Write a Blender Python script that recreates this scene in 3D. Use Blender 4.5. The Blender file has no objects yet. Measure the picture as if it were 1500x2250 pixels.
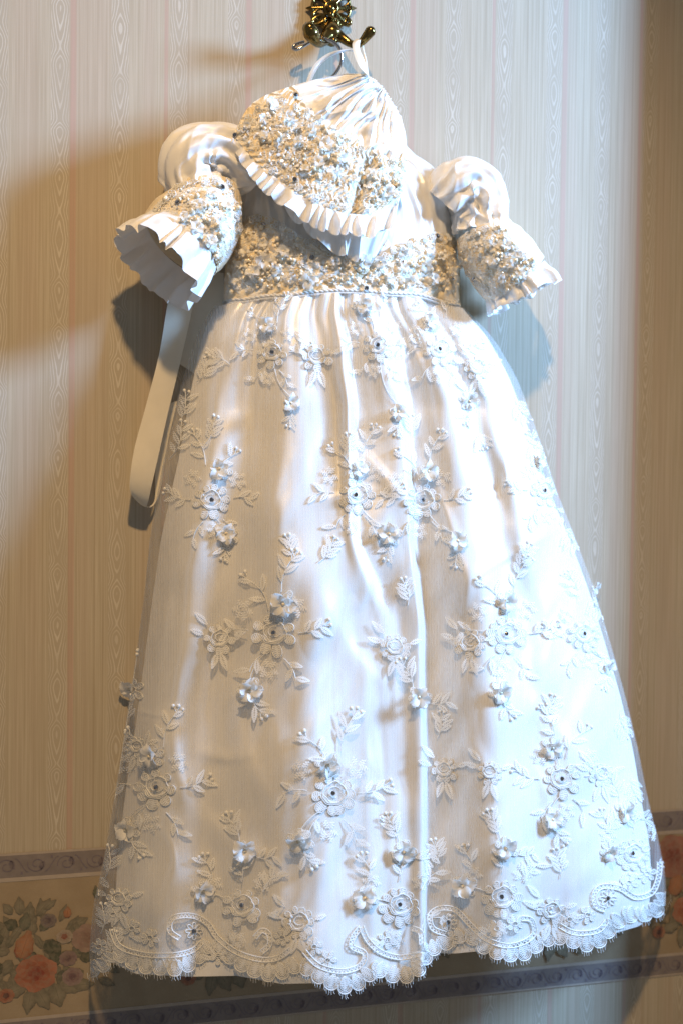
import bpy, math, random
import numpy as np
from mathutils import Vector, Matrix
from mathutils.bvhtree import BVHTree
rnd = random.Random(7)
S = bpy.context.scene
COL = S.collection
R = math.radians

# ------------------------------------------------------------------ camera
W, H, F = 1500.0, 2250.0, 3125.0
YAW, PITCH, ROLL, DIST = R(16.9), R(-1.9), R(0.66), 1.90
fwd = Vector((math.sin(YAW)*math.cos(PITCH), math.cos(YAW)*math.cos(PITCH), math.sin(PITCH)))
right = fwd.cross(Vector((0, 0, 1))).normalized()
up = right.cross(fwd)
cr, sr = math.cos(ROLL), math.sin(ROLL)
right, up = right*cr + up*sr, up*cr - right*sr
CAMPOS = -fwd*DIST
cam_d = bpy.data.cameras.new("camera"); cam = bpy.data.objects.new("camera", cam_d); COL.objects.link(cam)
M = Matrix((right, up, -fwd)).transposed().to_4x4(); M.translation = CAMPOS
cam.matrix_world = M
cam_d.sensor_fit = 'VERTICAL'; cam_d.sensor_height = 36; cam_d.sensor_width = 24
cam_d.lens = F/H*36
cam_d.clip_start = 0.05; cam_d.clip_end = 50
cam_d.dof.use_dof = True; cam_d.dof.focus_distance = 1.74; cam_d.dof.aperture_fstop = 3.5
S.camera = cam

# ------------------------------------------------------------------ world and lamps
wd = bpy.data.worlds.new("World"); S.world = wd; wd.use_nodes = True
wb = wd.node_tree.nodes["Background"]
wb.inputs[0].default_value = (0.82, 0.84, 0.88, 1); wb.inputs[1].default_value = 0.175
def light(name, typ, loc, tgt, energy, col, **kw):
    l = bpy.data.lights.new(name, typ); o = bpy.data.objects.new(name, l); COL.objects.link(o)
    o.location = loc; o.rotation_euler = (Vector(tgt)-Vector(loc)).to_track_quat('-Z', 'Y').to_euler()
    l.energy = energy; l.color = col
    for k, v in kw.items(): setattr(l, k, v)
    return o
# warm room lamp, high and in front
light("room_lamp", 'SPOT', (-0.50, -2.2, 2.55), (-.14, 0, -.06), 350, (1.0, 0.66, 0.32), spot_size=R(39), spot_blend=1.0, shadow_soft_size=.075)
# daylight from the window at the right, grazing the wall
light("window_light", 'AREA', (2.30, -1.12, 1.15), (0.05, 0, 0.05), 235, (0.31, 0.565, 1.0), shape='RECTANGLE', size=0.50, size_y=0.60)
S.view_settings.view_transform = 'Standard'; S.view_settings.look = 'None'
S.view_settings.exposure = 0.0; S.view_settings.gamma = 1.0
S.render.engine = 'CYCLES'
S.cycles.max_bounces = 8; S.cycles.transparent_max_bounces = 32

# ------------------------------------------------------------------ pixel <-> space
CP = np.array(CAMPOS); RT = np.array(right); UP = np.array(up); FW = np.array(fwd)
def ray(px, py):
    px = np.asarray(px, float); py = np.asarray(py, float)
    return FW + ((px-W/2)/F)[..., None]*RT + ((H/2-py)/F)[..., None]*UP
def P(px, py, d):
    """point seen at (px,py) whose distance out of the wall is d metres"""
    px, py, d = np.broadcast_arrays(np.asarray(px, float), np.asarray(py, float), np.asarray(d, float))
    v = ray(px, py)
    t = (-d - CP[1])/v[..., 1]
    return CP + t[..., None]*v
def V3(px, py, d): return Vector(P(px, py, d).tolist())
PXM = DIST/F     # metres per photo pixel, about 0.6 mm

# ------------------------------------------------------------------ numeric helpers
def ip(x, pts):
    a = np.array(pts, float); return np.interp(x, a[:, 0], a[:, 1])
def sm(x, pts):
    """smooth monotone-ish interpolation through points (cosine blended)"""
    a = np.array(pts, float); xs, ys = a[:, 0], a[:, 1]
    x = np.clip(x, xs[0], xs[-1]); i = np.clip(np.searchsorted(xs, x)-1, 0, len(xs)-2)
    t = (x-xs[i])/(xs[i+1]-xs[i]); t = t*t*(3-2*t)
    return ys[i]*(1-t)+ys[i+1]*t
def sst(a, b, x):
    t = np.clip((x-a)/(b-a), 0, 1); return t*t*(3-2*t)
def _h(i, j, s):
    v = np.sin(i*127.1+j*311.7+s*74.7)*43758.5453
    return v-np.floor(v)
def vn(x, y, s=0):
    x = np.asarray(x, float); y = np.asarray(y, float)
    i = np.floor(x); j = np.floor(y); u = x-i; v = y-j
    u = u*u*u*(u*(u*6-15)+10); v = v*v*v*(v*(v*6-15)+10)
    return (_h(i, j, s)*(1-u)+_h(i+1, j, s)*u)*(1-v)+(_h(i, j+1, s)*(1-u)+_h(i+1, j+1, s)*u)*v-0.5
def fbm(x, y, s=0, o=3):
    r = 0; a = 1
    for k in range(o):
        r = r+a*vn(x, y, s+k*9); x = x*2.03+3.1; y = y*2.03+1.7; a *= .5
    return r
def crease(x, y, s=0):
    wx = x+1.2*vn(x*.7, y*.7, s+3); wy = y+1.2*vn(x*.7, y*.7, s+5)
    return 1-np.abs(vn(wx, wy, s))*4      # ridge along zero lines

# ------------------------------------------------------------------ materials
class E:
    """tiny expression helper over shader math nodes"""
    nt = None
    def __init__(s, k): s.k = k
    @staticmethod
    def m(op, *a):
        n = E.nt.nodes.new('ShaderNodeMath'); n.operation = op
        for i, v in enumerate(a):
            if isinstance(v, E): E.nt.links.new(v.k, n.inputs[i])
            else: n.inputs[i].default_value = v
        return E(n.outputs[0])
    def __add__(s, o): return E.m('ADD', s, o)
    __radd__ = __add__
    def __sub__(s, o): return E.m('SUBTRACT', s, o)
    def __rsub__(s, o): return E.m('SUBTRACT', o, s)
    def __mul__(s, o): return E.m('MULTIPLY', s, o)
    __rmul__ = __mul__
    def lt(s, o): return E.m('LESS_THAN', s, o)
    def gt(s, o): return E.m('GREATER_THAN', s, o)
    def abs(s): return E.m('ABSOLUTE', s)
    def sin(s): return E.m('SINE', s)
    def floor(s): return E.m('FLOOR', s)
    def ss(s, a, b):
        n = E.nt.nodes.new('ShaderNodeMapRange'); n.interpolation_type = 'SMOOTHSTEP'
        E.nt.links.new(s.k, n.inputs[0]); n.inputs[1].default_value = a; n.inputs[2].default_value = b
        return E(n.outputs[0])
def noise(vec, scale, detail=2, rough=.5):
    n = E.nt.nodes.new('ShaderNodeTexNoise'); n.inputs['Scale'].default_value = scale
    n.inputs['Detail'].default_value = detail; n.inputs['Roughness'].default_value = rough
    E.nt.links.new(vec, n.inputs['Vector']); return E(n.outputs[0])
def comb(x, y, z):
    n = E.nt.nodes.new('ShaderNodeCombineXYZ')
    for i, v in enumerate((x, y, z)):
        if isinstance(v, E): E.nt.links.new(v.k, n.inputs[i])
        else: n.inputs[i].default_value = v
    return n.outputs[0]
def mixc(f, a, b, mode='MIX'):
    n = E.nt.nodes.new('ShaderNodeMix'); n.data_type = 'RGBA'; n.blend_type = mode
    def put(s, v):
        if isinstance(v, E): E.nt.links.new(v.k, s)
        elif isinstance(v, (int, float)): s.default_value = v
        elif isinstance(v, tuple): s.default_value = (*v, 1)
        else: E.nt.links.new(v, s)
    put(n.inputs['Factor'], f); put(n.inputs['A'], a); put(n.inputs['B'], b)
    return n.outputs['Result']
def newmat(name):
    m = bpy.data.materials.new(name); m.use_nodes = True; E.nt = m.node_tree
    return m, m.node_tree.nodes['Principled BSDF'], m.node_tree.nodes['Material Output']
def coord(kind='Object'):
    n = E.nt.nodes.new('ShaderNodeTexCoord'); return n.outputs[kind]
def sep(v):
    n = E.nt.nodes.new('ShaderNodeSeparateXYZ'); E.nt.links.new(v, n.inputs[0]); return [E(o) for o in n.outputs]
def bump(b, hgt, strength, dist):
    n = E.nt.nodes.new('ShaderNodeBump'); n.inputs['Strength'].default_value = strength; n.inputs['Distance'].default_value = dist
    E.nt.links.new(hgt.k, n.inputs['Height']); E.nt.links.new(n.outputs[0], b.inputs['Normal'])
def simple(name, col, rough=.5, metal=0., spec=.5, nscale=0, namp=.1, bstr=0, bdist=.001, bscale=400, trans=0, clear=0, sheen=0, aniso=0):
    m, b, o = newmat(name)
    b.inputs['Base Color'].default_value = (*col, 1); b.inputs['Roughness'].default_value = rough
    b.inputs['Metallic'].default_value = metal; b.inputs['Specular IOR Level'].default_value = spec
    b.inputs['Sheen Weight'].default_value = sheen
    if nscale:
        n = noise(coord(), nscale, 3)
        c = mixc(n.ss(.3, .7), tuple(v*(1-namp) for v in col), tuple(min(1, v*(1+namp)) for v in col))
        E.nt.links.new(c, b.inputs['Base Color'])
    if bstr: bump(b, noise(coord(), bscale, 3), bstr, bdist)
    if trans:
        t = E.nt.nodes.new('ShaderNodeBsdfTranslucent'); t.inputs[0].default_value = (*col, 1)
        mx = E.nt.nodes.new('ShaderNodeMixShader'); mx.inputs[0].default_value = trans
        E.nt.links.new(b.outputs[0], mx.inputs[1]); E.nt.links.new(t.outputs[0], mx.inputs[2]); E.nt.links.new(mx.outputs[0], o.inputs[0])
        if clear:
            tp_ = E.nt.nodes.new('ShaderNodeBsdfTransparent'); m2 = E.nt.nodes.new('ShaderNodeMixShader'); m2.inputs[0].default_value = clear
            E.nt.links.new(mx.outputs[0], m2.inputs[1]); E.nt.links.new(tp_.outputs[0], m2.inputs[2]); E.nt.links.new(m2.outputs[0], o.inputs[0])
    return m
MAT = {}
MAT['satin'] = simple('ivory_satin', (.83, .815, .775), rough=.38, metal=.10, spec=.9, nscale=9, namp=.02, bstr=.25, bdist=.0006, bscale=60, trans=.10)
MAT['frill'] = simple('ivory_frill_satin', (.90, .885, .85), rough=.40, spec=.55, nscale=9, namp=.02, bstr=.25, bdist=.0006, bscale=60, trans=.12)
MAT['satin_ribbon'] = simple('satin_ribbon', (.80, .74, .60), rough=.38, spec=.4, nscale=40, namp=.03, bstr=.2, bdist=.0002, bscale=900, trans=.12)
MAT['petal'] = simple('satin_petal', (.93, .915, .87), rough=.45, spec=.45, nscale=60, namp=.03, trans=.42)
MAT['thread'] = simple('embroidery_thread', (.95, .94, .90), trans=.35, rough=.5, spec=.4)
MAT['pearl'] = simple('pearl', (.82, .73, .55), rough=.12, spec=.8)
MAT['sequin'] = simple('sequin', (.92, .88, .80), rough=.14, metal=.0, spec=.8)
MAT['stone'] = simple('rhinestone', (.42, .42, .44), rough=.04, metal=1)
MAT['brass'] = simple('aged_brass', (.22, .15, .05), rough=.20, metal=1, nscale=120, namp=.35, bstr=.25, bdist=.0008, bscale=180)
MAT['steel'] = simple('chrome_steel', (.55, .55, .56), rough=.12, metal=1)
MAT['loop'] = simple('clear_loop', (.85, .87, .86), rough=.25, spec=.6, trans=.3)
# lace ground: dense knotted net
m, b, o = newmat('beaded_lace_ground'); MAT['lace'] = m
vv = E.nt.nodes.new('ShaderNodeTexVoronoi'); vv.inputs['Scale'].default_value = 330; vv.distance = 'EUCLIDEAN'
E.nt.links.new(coord(), vv.inputs['Vector']); vd = E(vv.outputs['Distance'])
big = noise(coord(), 38, 3)
c = mixc(vd.ss(.15, .75), (.91, .87, .79), (.80, .71, .55)); c = mixc(big.ss(.42, .62), c, (.82, .68, .45))
E.nt.links.new(c, b.inputs['Base Color']); b.inputs['Roughness'].default_value = .45
bump(b, 1-vd, .5, .0012)
# tulle
m, b, o = newmat('tulle'); MAT['tulle'] = m
b.inputs['Base Color'].default_value = (.82, .80, .76, 1); b.inputs['Roughness'].default_value = .5; b.inputs['Specular IOR Level'].default_value = .5
tl = E.nt.nodes.new('ShaderNodeBsdfTranslucent'); tl.inputs[0].default_value = (.82, .80, .76, 1)
mx1 = E.nt.nodes.new('ShaderNodeMixShader'); mx1.inputs[0].default_value = .4
E.nt.links.new(b.outputs[0], mx1.inputs[1]); E.nt.links.new(tl.outputs[0], mx1.inputs[2])
tp = E.nt.nodes.new('ShaderNodeBsdfTransparent'); mx2 = E.nt.nodes.new('ShaderNodeMixShader')
uv = sep(coord('UV')); n1 = noise(comb(uv[0]*60, uv[1]*4, 0), 2.0, 3)
rib = (uv[0]*2*math.pi*260).sin()
E.nt.links.new((n1.ss(.3, .7)*.12+.20+rib*.035).k, mx2.inputs[0])
E.nt.links.new(tp.outputs[0], mx2.inputs[1]); E.nt.links.new(mx1.outputs[0], mx2.inputs[2]); E.nt.links.new(mx2.outputs[0], o.inputs[0])

m, b, o = newmat('dense_net'); MAT['net'] = m
b.inputs['Base Color'].default_value = (.93, .92, .88, 1); b.inputs['Roughness'].default_value = .6
tl = E.nt.nodes.new('ShaderNodeBsdfTranslucent'); tl.inputs[0].default_value = (.93, .92, .88, 1)
ma = E.nt.nodes.new('ShaderNodeMixShader'); ma.inputs[0].default_value = .4
E.nt.links.new(b.outputs[0], ma.inputs[1]); E.nt.links.new(tl.outputs[0], ma.inputs[2])
tp = E.nt.nodes.new('ShaderNodeBsdfTransparent'); mb_ = E.nt.nodes.new('ShaderNodeMixShader')
E.nt.links.new((noise(coord(), 700, 2).ss(.35, .65)*.34+.10).k, mb_.inputs[0])
E.nt.links.new(tp.outputs[0], mb_.inputs[1]); E.nt.links.new(ma.outputs[0], mb_.inputs[2]); E.nt.links.new(mb_.outputs[0], o.inputs[0])

# wallpaper
def wx(px, py=1100.): return float(P(px, py, 0)[0])
def wz(px, py): return float(P(px, py, 0)[2])
X0 = wx(129, 900); SP = (wx(1311, 900)-X0)/10
m, b, o = newmat('striped_moire_wallpaper'); MAT['wall'] = m
xyz = sep(coord()); X, Z = xyz[0], xyz[2]
wob = noise(comb(X*3, 0, Z*9), 1.0, 2)
u = (X-X0)*(1/SP); k = (u+.5).floor(); f = u-k
m3 = k-(k*(1/3)+.0001).floor()*3
af = f.abs(); inM = 1-af.ss(.142, .150)
streak = noise(comb(X*420, 0, Z*5), 1.0, 3, .6)
streak2 = noise(comb(X*1500, 3.3, Z*22), 1.0, 2, .6)
ph = (f-.0+(wob-.5)*.02)*(2*math.pi/.140)
lw = noise(comb(X*31, 1.7, Z*.4), 1.0, 2).ss(.35, .68); line = (ph+(noise(comb(X*17, 5., Z*.3), 1., 1)-.5)*3).sin().ss(.80, 1.0)*(lw*.8+.25); line2 = (ph*3.0+1.0).sin().ss(.6, 1.0)
v = f*(1/.150); vp = E.m('POWER', (f*(1/.150)).abs(), 1.45)
pk = noise(comb(k*7.3, 0, Z*7), 1.0, 2)
ring = vp*1.45 + (lambda zz: (zz+zz.sin()*.55).sin())(Z*(2*math.pi/.070)+k*2.4+pk*11)*.50 + pk*1.3 + (noise(comb(X*260, k, Z*60), 1., 2)-.5)*.22
mo = (ring*(2*math.pi*2.0)).sin().ss(.15, .95)
pA = m3.lt(.5)*(1-(f-.222).abs().ss(.035, .062)); pB = m3.gt(1.5)*(1-(f+.215).abs().ss(.022, .040))
pink = pA+pB
base = mixc(streak.ss(.3, .7), (.425, .358, .252), (.535, .468, .348))
base = mixc(streak2.ss(.3, .7)*.22, base, (.38, .31, .22))
base = mixc(line*.42, base, (.33, .255, .17)); base = mixc(line2*.15, base, (.36, .28, .19))
base = mixc(noise(comb(X*28, 0, Z*.8), 1., 1).ss(.45, .65)*.4, base, (.46, .365, .27))
mcol = mixc(mo*(noise(comb(X*40, k, Z*14), 1., 2).ss(.25, .65)*.55+.25), (.435, .37, .27), (.60, .54, .43))
base = mixc(inM, base, mcol)
base = mixc(pink*(streak.ss(.2, .8)*.35+.25), base, (.47, .27, .215))
E.nt.links.new(base, b.inputs['Base Color']); b.inputs['Roughness'].default_value = .62; b.inputs['Specular IOR Level'].default_value = .3
bump(b, streak2*.5+mo*inM*.5, .15, .0003)
# border paper
m, b, o = newmat('border_paper'); MAT['border'] = m
n = noise(coord(), 25, 4); n2 = noise(coord(), 900, 2)
c = mixc(n.ss(.3, .7), (.33, .25, .155), (.38, .295, .19)); c = mixc(n2.ss(.3, .7)*.25, c, (.28, .21, .13))
E.nt.links.new(c, b.inputs['Base Color']); b.inputs['Roughness'].default_value = .6; b.inputs['Specular IOR Level'].default_value = .3
MAT['band'] = simple('border_band_print', (.225, .19, .172), rough=.6, spec=.3, nscale=60, namp=.08)
MAT['edge'] = simple('border_edge_print', (.42, .35, .28), rough=.6, spec=.3, nscale=60, namp=.05)
MAT['scroll'] = simple('scroll_ink', (.19, .155, .17), rough=.6, spec=.3)
m, b, o = newmat('floral_print'); MAT['print'] = m
a = E.nt.nodes.new('ShaderNodeVertexColor'); a.layer_name = 'Col'
n = noise(coord(), 220, 3); c = mixc(n.ss(.35, .65)*.3, a.outputs[0], (.48, .38, .26)); c = mixc(.40, c, (.05, .035, .022))
E.nt.links.new(c, b.inputs['Base Color']); b.inputs['Roughness'].default_value = .6; b.inputs['Specular IOR Level'].default_value = .3

# ------------------------------------------------------------------ object helpers
def tag(o, label=None, cat=None, group=None, kind=None):
    if label: o['label'] = label
    if cat: o['category'] = cat
    if group: o['group'] = group
    if kind: o['kind'] = kind
    return o
def thing(name, loc, label, cat, group=None):
    o = bpy.data.objects.new(name, None); COL.objects.link(o); o.location = loc; o.empty_display_size = .05
    return tag(o, label, cat, group)
def origin(o):
    v = Vector((0, 0, 0))
    while o is not None: v += o.location; o = o.parent
    return v
def link(name, me, parent=None, world=True, kind=None):
    o = bpy.data.objects.new(name, me); COL.objects.link(o)
    if parent is not None:
        o.parent = parent
        if world: o.location = -origin(parent)
    if kind: o['kind'] = kind
    return o
def mesh(name, verts, faces, mat, smooth=True, uvs=None, cols=None):
    me = bpy.data.meshes.new(name)
    verts = np.asarray(verts, np.float32)
    fl = np.asarray([len(f) for f in faces], np.int32) if not isinstance(faces, np.ndarray) else np.full(len(faces), faces.shape[1], np.int32)
    idx = faces.ravel().astype(np.int32) if isinstance(faces, np.ndarray) else np.concatenate([np.asarray(f, np.int32) for f in faces])
    me.vertices.add(len(verts)); me.vertices.foreach_set('co', verts.ravel())
    me.loops.add(len(idx)); me.loops.foreach_set('vertex_index', idx)
    st = np.concatenate([[0], np.cumsum(fl)[:-1]]).astype(np.int32)
    me.polygons.add(len(fl)); me.polygons.foreach_set('loop_start', st); me.polygons.foreach_set('loop_total', fl)
    me.polygons.foreach_set('use_smooth', np.full(len(fl), smooth))
    if uvs is not None:
        l = me.uv_layers.new(name='UVMap'); l.data.foreach_set('uv', np.asarray(uvs, np.float32)[idx].ravel())
    if cols is not None:
        ca = me.color_attributes.new('Col', 'FLOAT_COLOR', 'POINT'); ca.data.foreach_set('color', np.asarray(cols, np.float32).ravel())
    me.update(calc_edges=True); me.validate()
    me.materials.append(MAT[mat] if isinstance(mat, str) else mat)
    return me
def gridfaces(nu, nv, closed=False):
    """nu x nv vertex grid, row-major in u"""
    a = np.arange(nu*nv).reshape(nu, nv)
    if closed: a = np.concatenate([a, a[:, :1]], 1)
    return np.stack([a[:-1, :-1], a[1:, :-1], a[1:, 1:], a[:-1, 1:]], -1).reshape(-1, 4)
def sheet(name, pts, mat, parent=None, uvs=None, closed=False):
    nu, nv = pts.shape[:2]
    uvs = None if uvs is None else uvs.reshape(-1, 2)
    return link(name, mesh(name, pts.reshape(-1, 3), gridfaces(nu, nv, closed), mat, uvs=uvs), parent)
class Acc:
    def __init__(s): s.v = []; s.f = []; s.n = 0
    def add(s, v, f):
        s.v.append(np.asarray(v, float)); s.f.append(np.asarray(f, np.int64)+s.n); s.n += len(v)
    def tube(s, pts, r, k=4, closed=False, ref=(0, -1, 0), cap=False):
        p = np.asarray(pts, float); n = len(p)
        if n < 2: return
        t = (np.roll(p, -1, 0)-np.roll(p, 1, 0)) if closed else np.gradient(p, axis=0)
        t /= np.linalg.norm(t, axis=1)[:, None]+1e-12
        sd = np.cross(t, np.asarray(ref, float)); sd /= np.linalg.norm(sd, axis=1)[:, None]+1e-9
        u2 = np.cross(sd, t)
        a = np.arange(k)*2*np.pi/k+np.pi/4
        r = np.broadcast_to(np.asarray(r, float), (n,))
        v = p[:, None]+r[:, None, None]*(np.cos(a)[None, :, None]*sd[:, None]+np.sin(a)[None, :, None]*u2[:, None])
        f = gridfaces(n, k, True)
        if closed:
            a0 = np.arange(k)+(n-1)*k; b0 = np.arange(k)
            f = np.concatenate([f, np.stack([a0, b0, np.roll(b0, -1), np.roll(a0, -1)], 1)])
        s.add(v.reshape(-1, 3), f)
    def ribbon(s, pts, r, nrm=(0., -1., 0.)):
        p = np.asarray(pts, float); nrm = np.broadcast_to(np.asarray(nrm, float), p.shape); A_, B_ = p[:-1], p[1:]
        sd = np.cross(B_-A_, (nrm[:-1]+nrm[1:])/2); sd *= r/(np.linalg.norm(sd, axis=1)[:, None]+1e-12)
        v = np.stack([A_+sd, A_-sd, B_-sd, B_+sd], 1).reshape(-1, 3); s.add(v, np.arange(len(v)).reshape(-1, 4))
    def blob(s, c, r, sq=.7, n=6):
        th = np.linspace(0, np.pi, 5)[1:-1]; ph = np.arange(n)*2*np.pi/n
        v = [(0, -r*sq, 0)]
        for t in th:
            for q in ph: v.append((r*math.sin(t)*math.cos(q), -r*sq*math.cos(t), r*math.sin(t)*math.sin(q)))
        v.append((0, r*sq, 0)); v = np.array(v)+np.asarray(c)
        f = []
        L = 3
        for j in range(n):
            j2 = (j+1) % n
            f.append((0, 1+j, 1+j2, 1+j2)); 
            for q in range(L-1): f.append((1+q*n+j, 1+(q+1)*n+j, 1+(q+1)*n+j2, 1+q*n+j2))
            f.append((1+(L-1)*n+j, 1+L*n, 1+L*n, 1+(L-1)*n+j2))
        s.add(v, f)
    def build(s, name, mat, parent=None, kind=None, smooth=True):
        if not s.v: return None
        v = np.concatenate(s.v); f = np.concatenate(s.f)
        if (f[:, 2] == f[:, 3]).any() or (f[:, 1] == f[:, 2]).any():
            fl = []
            for q in f.tolist():
                w = list(dict.fromkeys(q)); fl.append(w)
            f = fl
        return link(name, mesh(name, v, f, mat, smooth), parent, kind=kind)

# ------------------------------------------------------------------ wall
zt, zb = 0.95, -1.05
o = link('wall', mesh('wall', [(-.9, 0, zb), (1.0, 0, zb), (1.0, 0, zt), (-.9, 0, zt)], [(0, 1, 2, 3)], 'wall', False)); WALL = o
o['kind'] = 'structure'; o['label'] = 'wall papered with cream and pink stripes and watered moire bands'
# unseen block added out of frame, shading the wall's right edge from the daylight
xc = wx(1575, 1000)
def boxmesh(name, x0, x1, y0, y1, z0, z1, mat):
    v = [(x, y, z) for x in (x0, x1) for y in (y0, y1) for z in (z0, z1)]
    return mesh(name, v, [(0, 1, 3, 2), (4, 6, 7, 5), (0, 4, 5, 1), (2, 3, 7, 6), (0, 2, 6, 4), (1, 5, 7, 3)], mat, False)
MAT['paint'] = simple('blocker_paint', (.62, .58, .52), rough=.4, nscale=20, namp=.03)
o = link('daylight_blocker', boxmesh('daylight_blocker', xc, xc+.09, -.098, .0, zb, zt, 'paint')); o['kind'] = 'structure'; o['label'] = 'unseen painted block added to shade the right edge of the papered wall'

# border: print lies on a strip of paper pasted on the wall
ZT = np.mean([wz(0, 1892), wz(1500, 1762)]); ZB = np.mean([wz(950, 2203), wz(1500, 2135)])
h1 = wz(0, 1892)-wz(0, 1955); h2 = wz(950, 2154)-wz(950, 2203)
bo = link('wallpaper_border', mesh('wallpaper_border', [(-.9, -.0006, ZB), (xc, -.0006, ZB), (xc, -.0006, ZT), (-.9, -.0006, ZT)], [(0, 1, 2, 3)], 'border', False), WALL)
def strip(name, z0, z1, d, mat): return link(name, mesh(name, [(-.9, -d, z0), (xc, -d, z0), (xc, -d, z1), (-.9, -d, z1)], [(0, 1, 2, 3)], mat, False), bo)
strip('scroll_band', ZT-h1*.86, ZT-.003, .0010, 'band'); strip('scroll_band', ZB+h2*.08, ZB+h2*.92, .0010, 'band')
strip('edge_line', ZT-h1*1.0, ZT-h1*.86, .0010, 'edge'); strip('edge_line', ZT-.003, ZT, .0010, 'edge')
strip('edge_line', ZB+h2*.92, ZB+h2*1.06, .0010, 'edge'); strip('edge_line', ZB, ZB+h2*.08, .0010, 'edge')
def flatline(acc, pts, w, y):
    p = np.array(pts, float); t = np.gradient(p, axis=0); t /= np.linalg.norm(t, axis=1)[:, None]+1e-9
    nrm = np.stack([-t[:, 1], t[:, 0]], 1); w = np.broadcast_to(w, (len(p),))
    a = p+nrm*w[:, None]/2; c = p-nrm*w[:, None]/2
    v = np.zeros((len(p)*2, 3)); v[0::2, 0] = a[:, 0]; v[0::2, 2] = a[:, 1]; v[1::2, 0] = c[:, 0]; v[1::2, 2] = c[:, 1]; v[:, 1] = -y
    i = np.arange(len(p)-1)*2; acc.add(v, np.stack([i, i+1, i+3, i+2], 1))
def scrolls(zc, hh, pitch):
    A = Acc(); x = -.62; fl = 1
    while x < xc-.02:
        th = np.linspace(0, 2.6*np.pi, 34); r = hh*.40*(1-th/(2.6*np.pi)*.72)
        cx, cz = x, zc+fl*hh*.02
        flatline(A, np.stack([cx+r*1.12*np.cos(th+np.pi*.9), cz+fl*r*np.sin(th+np.pi*.9)], 1), .0011, .0014)
        for q in range(6):
            th = np.linspace(-1.1, .5, 7)+.0; r = hh*(.14+q*.045)
            flatline(A, np.stack([cx+hh*.02+r*np.cos(th), cz-fl*hh*.02+fl*r*np.sin(th)*.9], 1), .0006, .0014)
        t = np.linspace(0, 1, 12)
        flatline(A, np.stack([cx+pitch*(.28+.45*t), zc-fl*hh*.36*np.cos(np.pi*t)*.95], 1), .0010, .0014)
        for dz in (fl*.36,):
            a = np.arange(9)*2*np.pi/8; rr = .0012+.0008*(np.arange(9) % 2)
            v = np.zeros((9, 3)); v[:, 0] = cx+pitch*.5+rr*np.cos(a); v[:, 2] = zc+dz*hh+rr*1.3*np.sin(a); v[:, 1] = -.0014
            A.add(v[:8], [(0, 1, 2, 3), (0, 3, 4, 5), (0, 5, 6, 7)])
        x += pitch; fl = -fl
    A.build('scroll_print', 'scroll', bo, smooth=False)
scrolls(ZT-h1*.45, h1*.72, .0315*1.18); scrolls(ZB+h2*.5, h2*.80, .0300*1.05)

# floral print: flat painted shapes with colour running from centre to rim
class Paint:
    def __init__(s): s.v = []; s.c = []; s.f = []
    def fan(s, outline, ctr, c0, c1, z):
        n = len(outline); b0 = len(s.v)
        s.v.append((ctr[0], -z, ctr[1])); s.c.append((*c0, 1))
        for i, q in enumerate(outline):
            s.v.append((q[0], -z, q[1])); k = .85+.3*rnd.random(); s.c.append((*[c*k for c in c1], 1))
        for i in range(n): s.f.append((b0, b0+1+i, b0+1+(i+1) % n))
    def build(s, name):
        if s.v: return link(name, mesh(name, s.v, s.f, 'print', False, cols=s.c), bo)
BX, BZ = 0, 0
def w2(px, py): q = P(px, py, 0); return float(q[0]), float(q[2])
zlev = [.0012]
def nz(): zlev[0] += .0000009; return zlev[0]
def leaf_p(pt, x, z, ang, L, wd, col, col2):
    out = []
    for i in range(14):
        t = i/13*2; s_ = 1
        if t > 1: t = 2-t; s_ = -1
        q = math.sin(math.pi*t**.75)**1.25*wd*s_*(1+.14*math.sin(i*2.3)); a = L*t
        out.append((x+a*math.cos(ang)-q*math.sin(ang), z+a*math.sin(ang)+q*math.cos(ang)))
    pt.fan(out, (x+L*.5*math.cos(ang), z+L*.5*math.sin(ang)), col, col2, nz())
    vn_ = [(x+L*t_*math.cos(ang)-s_*.0004*math.sin(ang), z+L*t_*math.sin(ang)+s_*.0004*math.cos(ang)) for t_, s_ in ((.02, 1), (.5, 1), (.95, 0), (.5, -1), (.02, -1))]
    pt.fan(vn_, (x+L*.4*math.cos(ang), z+L*.4*math.sin(ang)), tuple(v*.6 for v in col), tuple(v*.62 for v in col), nz())
def rose_p(x, z, r, c_out, c_in, c_dark, ang=0, petals=7):
    pt = Paint()
    for ring_, rr, cc in ((0, 1., c_out), (1, .68, c_in), (2, .4, c_dark)):
        nzz = petals-ring_
        for i in range(nzz):
            a = ang+i*2*math.pi/nzz+ring_*.5; pr = r*rr*.55
            cx, cz = x+math.cos(a)*r*rr*.5, z+math.sin(a)*r*rr*.45
            out = [(cx+pr*(1+.1*math.sin(j*1.9+i))*math.cos(j*2*math.pi/12), cz+pr*.9*math.sin(j*2*math.pi/12)) for j in range(12)]
            pt.fan(out, (cx+(x-cx)*.7, cz+(z-cz)*.7), tuple(v*.72 for v in cc), cc, nz())
    return pt.build('printed_rose')
def tulip_p(x, z, L, wd, ang):
    pt = Paint()
    for da, off, c in ((.34, -.5, (.50, .15, .07)), (-.34, .5, (.50, .16, .075)), (0, 0, (.60, .26, .12))):
        bx, bz = x+off*wd*.6*math.sin(ang), z-off*wd*.6*math.cos(ang)
        leaf_p(pt, bx, bz, ang+da*-.55*(1 if off < 0 else 1), L, wd*(.62 if da else .7), tuple(v*1.15 for v in c), tuple(v*.78 for v in c))
    return pt.build('printed_tulip')
G1, G2, G3 = (.12, .135, .085), (.20, .21, .14), (.33, .29, .19)
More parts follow.
